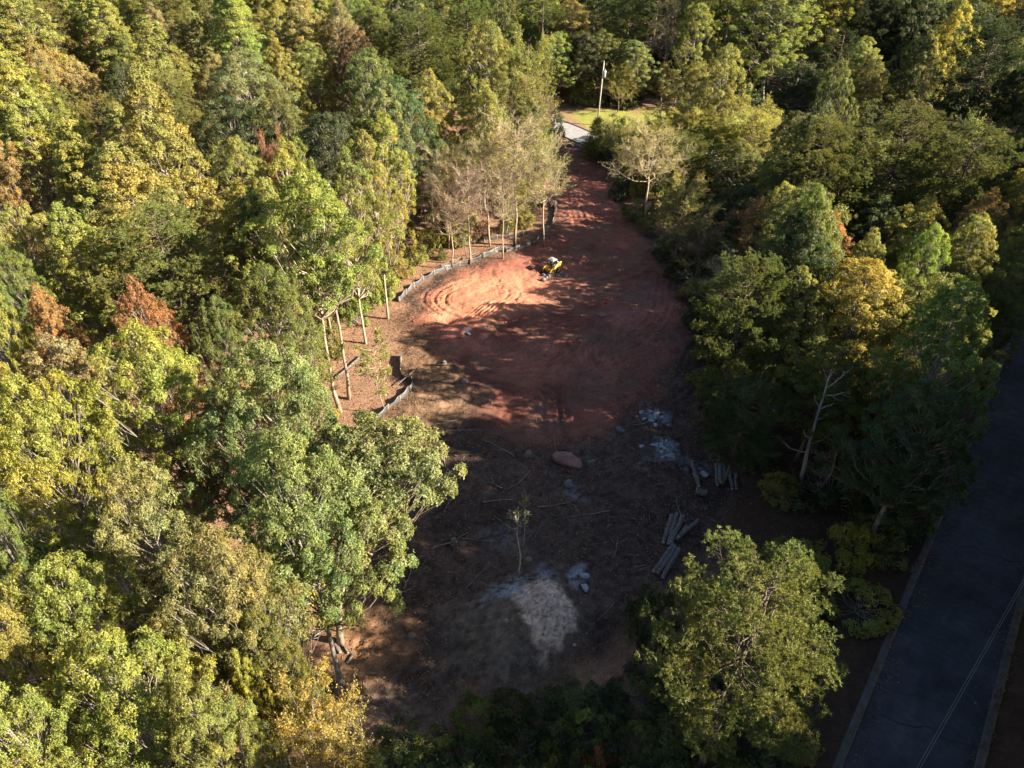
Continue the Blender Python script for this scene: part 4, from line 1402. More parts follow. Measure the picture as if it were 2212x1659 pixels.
G_B = "dark shrubs along the near bank"
G_U = "undergrowth shrubs between clearing and road"
G_W = "undergrowth shrubs inside the woods"
L_B = "low dark green shrub crowding the near bank below the grey soil"
L_U = "shaded shrub under the trees between clearing and road"
L_W = "leafy shrub half hidden under the tall trees of the woods"
nb = 0
for _ in range(900):
    px, py = fr.uniform(800, 1700), fr.uniform(1440, 1720)
    if py < 1560 - .10 * abs(px - 930) and px < 1330 or (px < 1450 and py < 1430) or px > 1800 - .25 * (py - 1440) or (px < 985 and py < 1600):
        continue
    x, y = at(px, py)
    W = fr.uniform(1.8, 3.4)
    if any((x - a) ** 2 + (y - b) ** 2 < (.6 * (W / 2 + r)) ** 2 for a, b, r in BUSHES):
        continue
    shrub(x, y, W, fr.uniform(1.0, 2.4), fr.choice(["green", "dkgreen", "dkgreen", "olive", "bluegreen"]), L_B, G_B)
    nb += 1
    if nb > 62:
        break
nb = 0
for _ in range(3000):
    x, y = fr.uniform(6, 75), fr.uniform(24, 106)
    off = lane_off(x, y)
    if off > -RHW - 2.0 or pt_in(x, y, CLEAR) or dist_to(x, y, DR) < 4 or pt_in(x, y, LAWN):
        continue
    W = fr.uniform(2.8, 5.6)
    if dist_to(x, y, CLEAR, True) < W * .3:
        continue
    if any((x - a) ** 2 + (y - b) ** 2 < (.75 * (W / 2 + r)) ** 2 for a, b, r in BUSHES):
        continue
    shrub(x, y, W, fr.uniform(1.6, 3.0) if abs(x - 21) < 5 and y < 45 else fr.uniform(1.8, 5.4), fr.choice(["green", "dkgreen", "olive", "dkgreen", "oy"]), L_U, G_U)
    nb += 1
    if nb > 112:
        break
nb = 0
for _ in range(4000):
    x, y = fr.uniform(-70, 0), fr.uniform(4, 130)
    if pt_in(x, y, CLEAR) or dist_to(x, y, CLEAR, True) < 2 or pt_in(x, y, SLOPE) or dist_to(x, y, DR) < 4 or not in_view(x, y, 2, .05):
        continue
    W = fr.uniform(2.5, 4.8)
    if any((x - a) ** 2 + (y - b) ** 2 < (.9 * (W / 2 + r)) ** 2 for a, b, r in BUSHES):
        continue
    shrub(x, y, W, fr.uniform(1.6, 4.5), fr.choice(["green", "dkgreen", "olive", "lime", "oy"]), L_W, G_W)
    nb += 1
    if nb > 42:
        break
x, y = at(1290, 1655)
shrub(x, y, 1.6, 1.9, "rust", "dried rust red shrub at the lower edge of the photo", "dried shrubs")
print("BUSH", len(BUSHES))

# ------------------------------------------------------------------ ground litter nobody could count
lr = np.random.default_rng(9)


def scatter(n, region, soft_excl=None):
    px = lr.uniform(640, 1640, n * 4); py = lr.uniform(420, 1600, n * 4)
    # even in area: draw in the world instead
    xx = lr.uniform(-24, 27, n * 5); yy = lr.uniform(17, 112, n * 5)
    ok = region(xx, yy)
    xx, yy = xx[ok][:n], yy[ok][:n]
    zz = np.array([hz(a, b) for a, b in zip(xx, yy)])
    return np.stack([xx, yy, zz], 1)


def reg_mulch(x, y):
    q = (pmask(x, y, CLEAR, .6) > .5) & (pmask(x, y, CLAY, 1.0) < .4 + .3 * lr.uniform(0, 1, len(x))) & (pmask(x, y, SAND, 1.0) < .5)
    return q | ((pmask(x, y, SLOPE, 1.0) > .5) & (lr.uniform(0, 1, len(x)) < .8))


def reg_all(x, y):
    return (seg_dist(x, y, CLEAR, True) < 8) & ~inside(x, y, CLAY)


P_ = scatter(3000, reg_mulch)
n = len(P_)
th = lr.uniform(0, 6.28, n)
D_ = nrm(np.stack([np.cos(th), np.sin(th), lr.normal(.03, .10, n)], 1))
Ls = lr.uniform(.2, 1.1, n) ** 1.3
P_[:, 2] += .02 + .05 * lr.uniform(0, 1, n)
b = MB()
b.leaves(P_, D_, nrm(np.stack([lr.normal(0, .5, n), lr.normal(0, .5, n), np.ones(n)], 1)), Ls, lr.uniform(.02, .05, n), lr.uniform(0, 1, n), .02, .02)
tag(b.build("branch_litter", M_STICK), "broken twigs and wood chips strewn over the scraped soil", kind="stuff")
P_ = scatter(26000, lambda x, y: reg_mulch(x, y) | (reg_all(x, y) & (lr.uniform(0, 1, len(x)) < .35)))
n = len(P_)
th = lr.uniform(0, 6.28, n)
D_ = nrm(np.stack([np.cos(th), np.sin(th), lr.normal(.25, .35, n)], 1))
P_[:, 2] += .015
Ls = lr.uniform(.07, .20, n)
b = MB()
b.leaves(P_, D_, nrm(np.stack([lr.normal(0, .6, n), lr.normal(0, .6, n), np.ones(n)], 1)), Ls, Ls * .6, lr.uniform(0, 1, n))
M_DRYLEAF = leaf_mat("dry_leaf", rough=.8, spec=.1, trans=.1, turn=(.26, .15, .07), turn_from=.55)
ll = b.build("leaf_litter", M_DRYLEAF)
ll.color = (.15, .085, .05, 1)
tag(ll, "dry fallen leaves scattered over slope and clearing", kind="stuff")


def lump(b, c, r, rng, flat=.7, sub=1):
    """an irregular stone of 42 points"""
    import bmesh
    bm = bmesh.new()
    bmesh.ops.create_icosphere(bm, subdivisions=sub, radius=1.0)
    v = np.array([q.co[:] for q in bm.verts]); f = np.array([[q.index for q in fc.verts] for fc in bm.faces])
    bm.free()
    k = rng.normal(0, 1, (6, 3)); k = nrm(k)
    for q in k:
        d = v @ q
        v = v - np.maximum(0, d - rng.uniform(.45, .85))[:, None] * q
    v = v * np.array([rng.uniform(.8, 1.3), rng.uniform(.7, 1.1), flat * rng.uniform(.8, 1.1)]) * r
    a = rng.uniform(0, 6.28)
    Rm = np.array([[math.cos(a), -math.sin(a), 0], [math.sin(a), math.cos(a), 0], [0, 0, 1]])
    b.add(v @ Rm.T + np.asarray(c), f, rng.uniform(0, 1))


b = MB()
P_ = scatter(1500, lambda x, y: (pmask(x, y, CLAY, 1.0) > .2) & (fbm(x, y, .4, 2, 91) > .5))
for p in P_:
    lump(b, p, .03 + .16 * lr.uniform(0, 1) ** 4, lr, .7, 1)
M_CLOD = rough_mat("clay_clod", (.20, .075, .045), (.33, .13, .075), 4, .95, .3)
tag(b.build("clay_clods", M_CLOD), "small lumps of red clay left over the graded ground", kind="stuff")


b = MB()
hp_ = gpoly([(1118, 1310), (1150, 1290), (1182, 1240), (1222, 1272), (1262, 1335), (1256, 1395), (1205, 1446), (1140, 1440), (1095, 1380)])
P_ = scatter(420, lambda x, y: pmask(x, y, hp_, .5) > .15)
for p in P_:
    lump(b, p, .04 + .22 * lr.uniform(0, 1) ** 3, lr, .75, 1)
M_CLOD2 = rough_mat("pale_clod", (.14, .105, .08), (.40, .32, .25), 3, .95, .3)
tag(b.build("soil_clods", M_CLOD2), "crumbled lumps of pale tan soil on the low mound", kind="stuff")


def stone(name, px, py, r, mat, lab, cat, grp=None, flat=.7, sub=2, dz=.3):
    b = MB()
    lump(b, (0, 0, 0), r, lr, flat, sub)
    o = b.build(name, mat, smooth=False)
    x, y = at(px, py)
    o.location = (x, y, hz(x, y) + r * flat * dz)
    return tag(o, lab, cat, grp)


for k in range(13):
    stone("rubble_chunk", 1185 + lr.normal(0, 17), 596 + lr.normal(0, 4), lr.uniform(.14, .38), M_ROCK, "grey chunk in the rubble heap before the yellow loader", "rock", "grey rubble before the loader", .75)
for k in range(16):
    stone("rock_fragment", 1403 + lr.normal(0, 16), 902 + lr.normal(0, 9), lr.uniform(.10, .32), M_PALE, "pale bluish rock fragment in the upper white rubble patch", "rock", "pale rubble, upper patch", .7, 1)
for k in range(18):
    stone("rock_fragment", 1430 + lr.normal(0, 12), 968 + lr.normal(0, 13), lr.uniform(.08, .26), M_PALE, "pale bluish rock fragment in the lower white rubble patch", "rock", "pale rubble, lower patch", .7, 1)
stone("boulder", 1263, 1252, .34, M_PALE, "upper of two whitish boulders beside the grey soil", "boulder")
stone("boulder", 1262, 1274, .36, M_PALE, "lower of two whitish boulders beside the grey soil", "boulder")
stone("boulder", 1012, 726, .36, M_ROCK, "grey boulder at the foot of the sunny clay pad", "boulder")
stone("boulder", 1522, 1024, .32, M_PALE, "round pale stone beside the upright row of logs", "boulder")
stone("boulder", 1340, 930, .55, M_ROCK, "grey stone at the lower rim of the clay", "boulder")
stone("boulder", 1230, 1047, .5, M_ROCK, "half buried grey stone below the big red slab", "boulder")
stone("boulder", 1300, 690, .5, M_CLAYROCK, "dark clay lump below the red marker flag", "boulder")

# the big flat slab of red rock
b = MB()
ring = np.array([(-1.62, .42), (-1.25, .80), (-.55, .92), (.45, .86), (.62, .55), (1.35, .18), (1.55, -.42), (1.38, -1.0), (.55, -.86), (-.35, -.62), (-1.15, -.30), (-1.5, .05)])[::-1]
nn_ = len(ring)
v = [(x * .97, y * .97, -.45) for x, y in ring] + [(x, y, .10) for x, y in ring] + [(x * .955, y * .94, .19 + .03 * math.sin(5 * x)) for x, y in ring] + [(x * .5 + .05, y * .5, .24 + .05 * math.sin(2 * y + 3 * x)) for x, y in ring] + [(0, 0, .27)]
f = []
for k in range(3):
    f += [(k * nn_ + i, k * nn_ + (i + 1) % nn_, k * nn_ + nn_ + (i + 1) % nn_, k * nn_ + nn_ + i) for i in range(nn_)]
b.add(v, np.array(f)[:, ::-1])
b.f.append(np.array([[3 * nn_ + (i + 1) % nn_, 3 * nn_ + i, 4 * nn_] for i in range(nn_)])); b.mi.append(np.zeros(nn_, dtype=int))
o = b.build("rock_slab", M_CLAYROCK)
x, y = at(1226, 997)
o.location = (x, y, hz(x, y) + .22)
o.rotation_euler = (R(14), R(5), R(-4))
o.scale = (.78, .78, .8)
tag(o, "big flat slab of reddish rock lying alone in the shaded clearing", "rock slab")


# ------------------------------------------------------------------ logs
def log(p0, p1, r, lab, grp, up=0.0, name="log"):
    (x0, y0), (x1, y1) = at(*p0), at(*p1)
    ln = math.hypot(x1 - x0, y1 - y0)
    cx, cy = (x0 + x1) / 2, (y0 + y1) / 2
    root = empty(name, (cx, cy, max(hz(x0, y0), hz(x1, y1), hz(cx, cy)) + r * .85 + up), math.atan2(y1 - y0, x1 - x0))
    tag(root, lab, "log", grp)
    b = MB()
    q = np.linspace(-.5, .5, 7)
    pts = np.stack([q * ln, lr.normal(0, .02, 7), lr.normal(0, .012, 7)], 1)
    rad = r * (1.06 - .14 * (q + .5)) * lr.uniform(.96, 1.04, 7)
    b.tube(pts, rad, 12, .5, cap=False)
    b.build("bark", M_LOG, root, smooth=True)
    for k, sgn in ((0, -1), (-1, 1)):
        e = MB()
        e.tube([pts[k] + np.array([sgn * -.02, 0, 0]), pts[k] + np.array([sgn * .012, 0, 0])], rad[k] * .93, 12)
        e.build("cut_end", M_LOGEND, root)
    return root


G_LOG = "cut logs in the pile beside the clearing"
log((1451, 1116), (1432, 1176), .17, "thin log at the outer side of the upper log row", G_LOG)
log((1461, 1113), (1443, 1178), .18, "second log of the upper log row", G_LOG)
log((1474, 1120), (1448, 1176), .19, "third and thickest log of the upper log row", G_LOG)
log((1482, 1140), (1462, 1168), .16, "short log of the upper log row", G_LOG)
log((1506, 1133), (1464, 1169), .15, "slanting log thrown across the log pile", G_LOG, .32)
log((1455, 1182), (1410, 1240), .17, "log at the clearing side of the lower log row", G_LOG)
log((1459, 1187), (1420, 1242), .17, "middle log of the lower log row", G_LOG)
log((1466, 1189), (1430, 1251), .18, "log at the pine side of the lower log row", G_LOG)
G_LOG2 = "logs lying side by side below the tall pine"
log((1546, 1002), (1549, 1050), .14, "thin pale log first in the row under the tall pine", G_LOG2)
log((1554, 993), (1556, 1046), .18, "thick log second in the row under the tall pine", G_LOG2)
log((1563, 1004), (1564, 1048), .17, "thick log third in the row under the tall pine", G_LOG2)
log((1574, 1020), (1582, 1060), .14, "slanted log in the row under the tall pine", G_LOG2)
log((1588, 1026), (1590, 1058), .13, "last short log in the row under the tall pine", G_LOG2)
log((1494, 998), (1510, 1054), .17, "single grey log beside the white rubble patch", G_LOG2)
log((1503, 1066), (1524, 1069), .30, "short thick butt log below the single grey log", G_LOG2)
G_LOG3 = "short logs by the upper track"
log((1412, 541), (1436, 560), .20, "short log in the small heap by the upper clay track, topmost", G_LOG3, .3)
log((1409, 548), (1430, 566), .19, "short log in the small heap by the upper clay track, lower front", G_LOG3)
log((1420, 538), (1442, 556), .19, "short log in the small heap by the upper clay track, back", G_LOG3)
G_FB = "fallen poles and branches"
log((726, 820), (782, 772), .11, "long fallen trunk lying behind the two edge trees", G_FB, .1, "fallen_pole")
log((953, 577), (997, 558), .08, "pale fallen pole behind the upper silt fence", G_FB, .05, "fallen_pole")
log((1000, 563), (1035, 548), .06, "second pale pole below the spreading reddish sapling", G_FB, .05, "fallen_pole")
log((860, 838), (906, 800), .045, "thin stick leaning across the fence corner", G_FB, .35, "fallen_pole")
log((722, 1390), (734, 1410), .10, "dark broken stick at the foot of the leaning edge tree", G_FB, 0, "fallen_pole")
log((735, 1386), (752, 1408), .07, "thinner broken stick beside the leaning edge tree's foot", G_FB, 0, "fallen_pole")
log((750, 1430), (762, 1412), .08, "pale stick on the lit track marks", G_FB, 0, "fallen_pole")
log((1085, 1270), (1150, 1262), .05, "long thin branch beside the leaning sapling's foot", G_FB, 0, "fallen_pole")
log((930, 790), (985, 792), .06, "straight pole in the shaded litter strip", G_FB, 0, "fallen_pole")


fr = random.Random(55)
for k in range(34):
    while True:
        x, y = fr.uniform(-12, 18), fr.uniform(23, 47)
        if pt_in(x, y, CLEAR) and not pt_in(x, y, SAND) and dist_to(x, y, CLEAR, True) > 1.0:
            break
    ln, a = fr.uniform(1.2, 4.2), fr.uniform(0, 6.28)
    d_ = np.array([math.cos(a), math.sin(a)])
    n_ = np.array([-d_[1], d_[0]])
    b = MB()
    q = np.linspace(-.5, .5, 7)
    bend = fr.uniform(-.5, .5)
    pts = []
    for t in q:
        p = d_ * t * ln + n_ * bend * (t * t - .25) * ln * .5
        pts.append((p[0], p[1], hz(x + p[0], y + p[1]) - hz(x, y) + .06 + .10 * abs(t)))
    pts = np.array(pts) + lr.normal(0, .025, (7, 3))
    r_ = fr.uniform(.025, .06)
    b.tube(pts, np.linspace(r_, r_ * .35, 7), 5)
    for m in range(fr.randint(1, 4)):
        i_ = fr.randint(2, 5)
        e = pts[i_] + np.array([*(d_ * fr.uniform(.2, .8) + n_ * fr.uniform(-.7, .7)), fr.uniform(.05, .35)])
        b.tube(np.stack([pts[i_], (pts[i_] + e) / 2 + lr.normal(0, .03, 3), e]), (r_ * .5, r_ * .35, r_ * .2), 4)
    o = b.build("fallen_branch", M_TWIG, smooth=True)
    o.color = (.75, .72, .68, 1)
    o.location = (x, y, hz(x, y))
    tag(o, "thin broken branch lying on the dark churned soil", "branch", "branches on the churned soil")
for k in range(9):
    while True:
        x, y = fr.uniform(-10, 16), fr.uniform(24, 60)
        if pt_in(x, y, CLEAR) and not pt_in(x, y, CLAY) and not pt_in(x, y, SAND) and dist_to(x, y, CLEAR, True) > 1.5:
            break
    root = empty("tree_stump", (x, y, hz(x, y)), fr.uniform(0, 6))
    r_ = fr.uniform(.16, .30)
    tag(root, "low cut stump in the dark churned soil", "stump", "stumps in the clearing")
    b = MB(); b.tube([(0, 0, -.2), (0, 0, .02), (.01, 0, .14), (.015, .01, .26)], (r_ * 1.7, r_ * 1.35, r_ * 1.05, r_), 11, cap=False); b.build("bark", M_LOG, root, smooth=True)
    b = MB(); b.tube([(.015, .01, .24), (.015, .01, .268)], r_ * .95, 11); b.build("cut_face", M_STUMP, root)


# ------------------------------------------------------------------ silt fences
def silt_fence(pix, lab, h=.62, step=1.7):
    pth = smoothpath([at(*p) for p in pix], 8)
    d = np.concatenate([[0], np.cumsum(np.hypot(*np.diff(pth, axis=0).T))])
    n = int(d[-1] / .22)
    s_ = np.linspace(0, d[-1], n)
    q = np.stack([np.interp(s_, d, pth[:, 0]), np.interp(s_, d, pth[:, 1])], 1)
    t = nrm(np.gradient(q, axis=0)); nn = np.stack([-t[:, 1], t[:, 0]], 1)
    cx, cy = q.mean(0)
    root = empty("silt_fence", (cx, cy, hz(cx, cy)))
    tag(root, lab, "fence", "silt fences")
    b = MB()
    rows = 5
    V = []
    for side in (1, -1):
        for k in range(n):
            g = hz(*q[k])
            for r in range(rows):
                u = r / (rows - 1)
                sag = .06 * math.sin(s_[k] * 2 * math.pi / step) * math.sin(u * 3.1) + .05 * (vnoise(np.array(s_[k] * 2.2), np.array(u * 3.0), 5) - .5)
                top = h - .24 * abs(math.sin(s_[k] * math.pi / step)) * (.4 + vnoise(np.array(s_[k] * .5), np.array(0.3), 8))
                p = q[k] + nn[k] * (sag + .42 * u * (vnoise(np.array(s_[k] * .35), np.array(1.0), 3) - .5) + side * .006)
                V.append((p[0] - cx, p[1] - cy, g - .06 + (top + .06) * u - hz(cx, cy)))
    Fq = []
    for k in range(n - 1):
        for r in range(rows - 1):
            a = k * rows + r
            Fq.append((a, a + rows, a + rows + 1, a + 1))
            a2 = n * rows + a
            Fq.append((a2, a2 + 1, a2 + rows + 1, a2 + rows))
        a = k * rows + rows - 1
        Fq.append((a, a + rows, n * rows + a + rows, n * rows + a))
    b.add(V, Fq)
    b.build("fabric", M_FABRIC, root, smooth=True)
    for s0 in np.arange(.1, d[-1], step):
        x, y = np.interp(s0, d, pth[:, 0]), np.interp(s0, d, pth[:, 1])
        k = min(n - 1, int(s0 / d[-1] * n))
        p = np.array([x, y]) - nn[k] * .06
        e = MB()
        tl = lr.normal(0, .05, 2)
        e.tube([(p[0] - cx, p[1] - cy, hz(*p) - .3 - hz(cx, cy)), (p[0] - cx + tl[0], p[1] - cy + tl[1], hz(*p) + h + .07 - hz(cx, cy))], .026, 4)
        e.build("stake", M_POST, root)


silt_fence([(750, 965), (784, 939), (836, 893), (878, 856), (893, 834), (884, 823), (867, 816), (865, 796), (868, 772)], "black silt fence with an s-shaped bend along the litter slope")
silt_fence([(862, 652), (880, 632), (905, 612), (945, 593), (1000, 576), (1050, 561), (1092, 546)], "sunlit grey silt fence running behind the sunny clay pad", .66)
silt_fence([(1094, 553), (1130, 541), (1160, 528), (1182, 503), (1197, 470), (1203, 430)], "black silt fence curving up beside the clay track")
silt_fence([(990, 533), (1040, 522), (1090, 515), (1140, 512)], "dark silt fence among the bare grey trunks")


# ------------------------------------------------------------------ dead standing trunks
def snag(px, py, H, r, lab, seed, stubs, lean=(0, 0), top=.25):
    rng = np.random.default_rng(seed)
    x, y = at(px, py)
    root = empty("dead_tree", (x, y, hz(x, y) - .1))
    tag(root, lab, "dead tree")
    zz = np.linspace(0, H, 12)
    wob = np.cumsum(rng.normal(0, .035, (12, 2)), axis=0)
    tp = np.stack([wob[:, 0] + lean[0] * zz / H, wob[:, 1] + lean[1] * zz / H, zz], 1)
    b = MB()
    rad = r * (1 - (1 - top) * zz / H) * rng.uniform(.93, 1.07, 12); rad[-1] *= .3
    b.tube(tp, rad, 9)
    b.build("trunk", M_SNAG, root, smooth=True)
    for (u, th, ln, rise, rb) in stubs:
        a = np.array([np.interp(u * H, zz, tp[:, c]) for c in range(3)])
        e = a + np.array([math.cos(th) * ln, math.sin(th) * ln, rise * ln])
        b = MB()
        pth = curve3(a, e, .25, 5, rng, .05)
        b.tube(pth, np.linspace(rb, rb * .35, 5), 6)
        if ln > 1.2:
            for q in range(5):
                m = pth[2 + q % 3]
                b.tube(curve3(m, m + nrm(rng.normal(0, 1, 3) + (e - a)) * rng.uniform(.3, .8), .1, 3, rng, .08), (.018, .012, .006), 4)
        b.build("branch", M_SNAG, root, smooth=True)
    return root


snag(1721, 1052, 11.6, .17, "leaning dead trunk bleached white at the top behind the logs", 3,
     [(.34, 2.9, 2.3, .45, .055), (.42, .1, 1.1, .25, .05), (.45, 2.8, .7, 1.0, .06), (.60, .2, .9, .8, .045), (.70, .0, .9, .7, .05), (.72, 3.0, .6, 1.6, .05), (.80, -.1, 1.3, .35, .045),
      (.83, .4, 1.3, 1.1, .05), (.93, 2.8, .5, 1.5, .035), (.95, .3, .4, 1.3, .03)], lean=(-.5, -.2))
snag(1664, 500, 8.5, .17, "broken white dead trunk in front of the first round pine", 8, [(.8, .2, 1.6, .4, .05), (.9, 3.0, 1.5, .5, .05), (.93, -.6, 1.2, .2, .04), (.7, 2.5, .8, .4, .04)], lean=(.2, 0), top=.6)
x, y = at(1768, 1070)
plant("dead", x, y, 7.0, 4.4, "brown", "grey dead tree with a tangle of twigs beside the leaning dead trunk", "dead trees")


# ------------------------------------------------------------------ utility pole and wires
def pole(x, y, H, lab, grp, lean=(0, 0)):
    root = empty("utility_pole", (x, y, hz(x, y)))
    root.rotation_euler = (lean[0], lean[1], 0)
    tag(root, lab, "utility pole", grp)
    b = MB()
    b.tube([(0, 0, -.5), (0, 0, H * .5), (0, 0, H)], (.15, .135, .11), 10)
    b.build("pole", M_POLE, root, smooth=True)
    b = MB()
    b.tube([(.30, -.10, H - 2.35), (.30, -.10, H - 2.25), (.30, -.10, H - 1.35), (.30, -.10, H - 1.25)], (.20, .24, .24, .19), 12)
    b.tube([(.30, -.10, H - 1.25), (.30, -.10, H - .98)], (.05, .035), 8)
    b.box((.15, -.05, H - 1.5), (.2, .07, .07)); b.box((.15, -.05, H - 2.1), (.2, .07, .07))
    b.build("transformer", M_METAL, root, smooth=False)
    b = MB()
    b.tube([(0, 0, H), (0, 0, H + .12), (0, 0, H + .26)], (.03, .06, .035), 8)
    b.build("insulator", M_METAL, root)
    return root


x0, y0 = at(1290, 270)
pole(x0, y0, 10.4, "wooden utility pole with a grey transformer at the pale street", "utility poles", (0, R(2.2)))
q0, q1 = at(1980, 1659, 8.6), at(2212, 1250, 8.6)
wd = nrm(np.array(q1) - np.array(q0))
for k, dxy in enumerate((0.0, .28)):
    b = MB()
    base = np.array(q0) + np.array([wd[1], -wd[0]]) * dxy * .35
    ts = np.linspace(-22, 60, 40)
    pts = [(*(base + wd * t), 8.6 + .0009 * (t - 12) ** 2 * (1 + .15 * k) + (.06 if k else 0)) for t in ts]
    b.tube(pts, .010, 5)
    tag(b.build("power_cable", M_WIRE), ("lower" if k == 0 else "upper") + " of two pale cables hanging over the shaded road", "cable", "power cables")

# ------------------------------------------------------------------ marker flag, shed
x, y = at(1302, 672)
root = empty("marker_flag", (x, y, hz(x, y)))
tag(root, "small red marker flag on a stake in the shaded clay", "marker flag")
b = MB(); b.tube([(0, 0, -.2), (0, 0, .95)], .025, 6); b.build("stake", M_POST, root)
b = MB(); b.box((.17, 0, .80), (.34, .02, .26)); b.box((.36, .02, .78), (.08, .02, .2), rz=.4); b.build("flag", M_RED, root)

x, y = at(1522, 333, 2.6)
root = empty("shed", (x, y, hz(x, y)), R(8))
tag(root, "little shed with a pale flat roof half hidden behind green maples", "shed")
b = MB(); b.box((0, 0, 1.2), (3.6, 2.4, 2.4)); b.build("wall", M_WALLM, root)
b = MB(); b.box((0, 0, 2.46), (4.1, 2.9, .10), rx=R(4)); b.build("roof", M_ROOFM, root)
b = MB(); b.box((-.8, -1.215, .98), (.85, .03, 1.9)); b.build("door", M_GREY, root)

# ------------------------------------------------------------------ the loader
x, y = at(1192, 585)
ld = empty("skid_steer_loader", (x, y, hz(x, y) + .02), math.atan2(-.70, -.72))
ld.scale = (.8, .8, .8)
tag(ld, "yellow and black skid steer loader with grey roof on the red clay", "loader")


def part(name, mat, parent, fn, smooth=False):
    b = MB()
    fn(b)
    return b.build(name, mat, parent, smooth)


part("body", M_YEL, ld, lambda b: (b.box((-.05, 0, .62), (2.0, 1.02, .62), bev=.05), b.box((-.95, 0, 1.02), (.55, 1.35, .55), bev=.06)))
part("engine_cover", M_GREY, ld, lambda b: (b.box((-.72, 0, 1.36), (.85, 1.0, .30), bev=.08), b.box((-1.28, 0, .98), (.10, 1.0, .72), bev=.03), b.box((-.80, .2, 1.54), (.35, .3, .08), bev=.02)))


def cab_fn(b):
    for sy in (-.52, .52):
        b.tube([(.58, sy, .9), (.50, sy, 1.55), (.36, sy, 2.05)], .05, 6)
        b.tube([(-.50, sy, 1.3), (-.46, sy, 2.05)], .05, 6)
        b.tube([(.36, sy, 2.05), (-.46, sy, 2.05)], .05, 6)
        b.box((.02, sy, 1.32), (.95, .03, .30))
        for k in range(5):
            b.tube([(-.35 + k * .17, sy, 1.45), (-.35 + k * .17, sy, 2.02)], .012, 4)
    b.box((-.48, 0, 1.55), (.03, 1.0, .6))
    b.box((.60, 0, .82), (.06, 1.0, .25))


cab = part("cab", M_BLK, ld, cab_fn)
part("roof", M_GREY, cab, lambda b: (b.box((-.05, 0, 2.10), (1.02, 1.18, .10), bev=.04), b.box((.0, .1, 2.18), (.5, .5, .06), bev=.02)))
part("seat", M_BLK, cab, lambda b: (b.box((-.18, 0, 1.15), (.45, .5, .14), bev=.04), b.box((-.38, 0, 1.45), (.12, .48, .5), bev=.04)))
part("rear_window", M_GLASS, cab, lambda b: b.box((-.515, 0, 1.62), (.02, .8, .42)))
for sy in (-1, 1):
    def arm(b, sy=sy):
        ol = [(-1.20, 1.28), (-1.22, 1.62), (-.95, 1.66), (-.2, 1.40), (.9, 1.02), (1.22, .66), (1.30, .30), (1.12, .28), (1.0, .58), (.72, .84), (-.2, 1.16), (-.95, 1.38)]
        b.prism(ol, sy * .70 - .07, sy * .70 + .07)
    part("lift_arm", M_YEL, ld, arm)
    part("cylinder", M_GREY, ld, lambda b, sy=sy: (b.tube([(-.9, sy * .60, .85), (-.2, sy * .60, 1.05)], .055, 8), b.tube([(-.2, sy * .60, 1.05), (.45, sy * .60, 1.1)], .03, 8)))
    part("headlight", M_METAL, ld, lambda b, sy=sy: b.box((.47, sy * .38, 1.98), (.08, .16, .10), bev=.02))
    for wxp in (.55, -.62):
        w = part("wheel", M_TYRE, ld, lambda b, sy=sy, wxp=wxp: (b.tube([(wxp, sy * .56, .40), (wxp, sy * .60, .40), (wxp, sy * .82, .40), (wxp, sy * .86, .40)], (.34, .41, .41, .34), 18),
                 [b.box((wxp + .40 * math.cos(a), sy * .71, .40 + .40 * math.sin(a)), (.05, .24, .05), ry=-a) for a in np.linspace(0, 6.28, 14, endpoint=False)]))
        part("rim", M_YEL, w, lambda b, sy=sy, wxp=wxp: b.tube([(wxp, sy * .855, .40), (wxp, sy * .875, .40)], (.21, .19), 12))


def bucket_fn(b):
    ol = [(1.15, .62), (1.05, .30), (1.15, .06), (1.85, .02), (1.86, .06), (1.22, .12), (1.13, .30), (1.22, .60)]
    b.prism(ol, -.86, .86)
    for sy in (-.86, .84):
        b.prism([(1.12, .60), (1.08, .30), (1.18, .06), (1.85, .03), (1.5, .40), (1.24, .62)], sy, sy + .03)


bk = part("bucket", M_BLK, ld, bucket_fn)
for k in range(6):
    part("tooth", M_GREY, bk, lambda b, k=k: b.box((1.90, -.75 + k * .3, .045), (.12, .07, .04), taper=.7))

fr = random.Random(321)
for (px, py, W, H, ck) in ((1338, 425, 3.0, 2.4, "dkgreen"), (1372, 470, 3.2, 2.6, "green"), (1400, 505, 3.0, 2.2, "brown"), (1440, 560, 3.2, 2.4, "dkgreen"), (1468, 600, 3.2, 2.6, "dkgreen"),
                           (1500, 650, 3.4, 2.6, "green"), (1512, 705, 3.2, 2.4, "dkgreen"), (1522, 770, 3.2, 2.6, "dkgreen"), (1520, 840, 3.0, 2.4, "green"), (1545, 900, 3.0, 2.4, "dkgreen")):
    x, y = at(px, py)
    shrub(x, y, W, H, ck, "shaded shrub at the far rim of the red clay", "shrubs along the clay's shaded rim")
for (px, py, W, H, ck) in ((640, 848, 3.0, 3.6, "lime"), (665, 880, 3.2, 3.2, "lime"), (700, 925, 2.6, 2.6, "yg"), (770, 695, 3.0, 3.4, "lime"), (802, 655, 3.2, 3.6, "yg"), (835, 640, 2.8, 3.2, "lime"),
                           (868, 600, 2.6, 3.0, "yg"), (900, 572, 2.8, 2.8, "olive"), (925, 545, 3.0, 3.0, "olive"), (650, 960, 2.6, 2.6, "lime"), (720, 765, 2.4, 3.2, "green"), (690, 720, 3.0, 4.0, "green")):
    x, y = at(px, py)
    shrub(x, y, W, H, ck, "light green shrub at the foot of the wood's edge above the litter slope", "shrubs at the wood's edge")
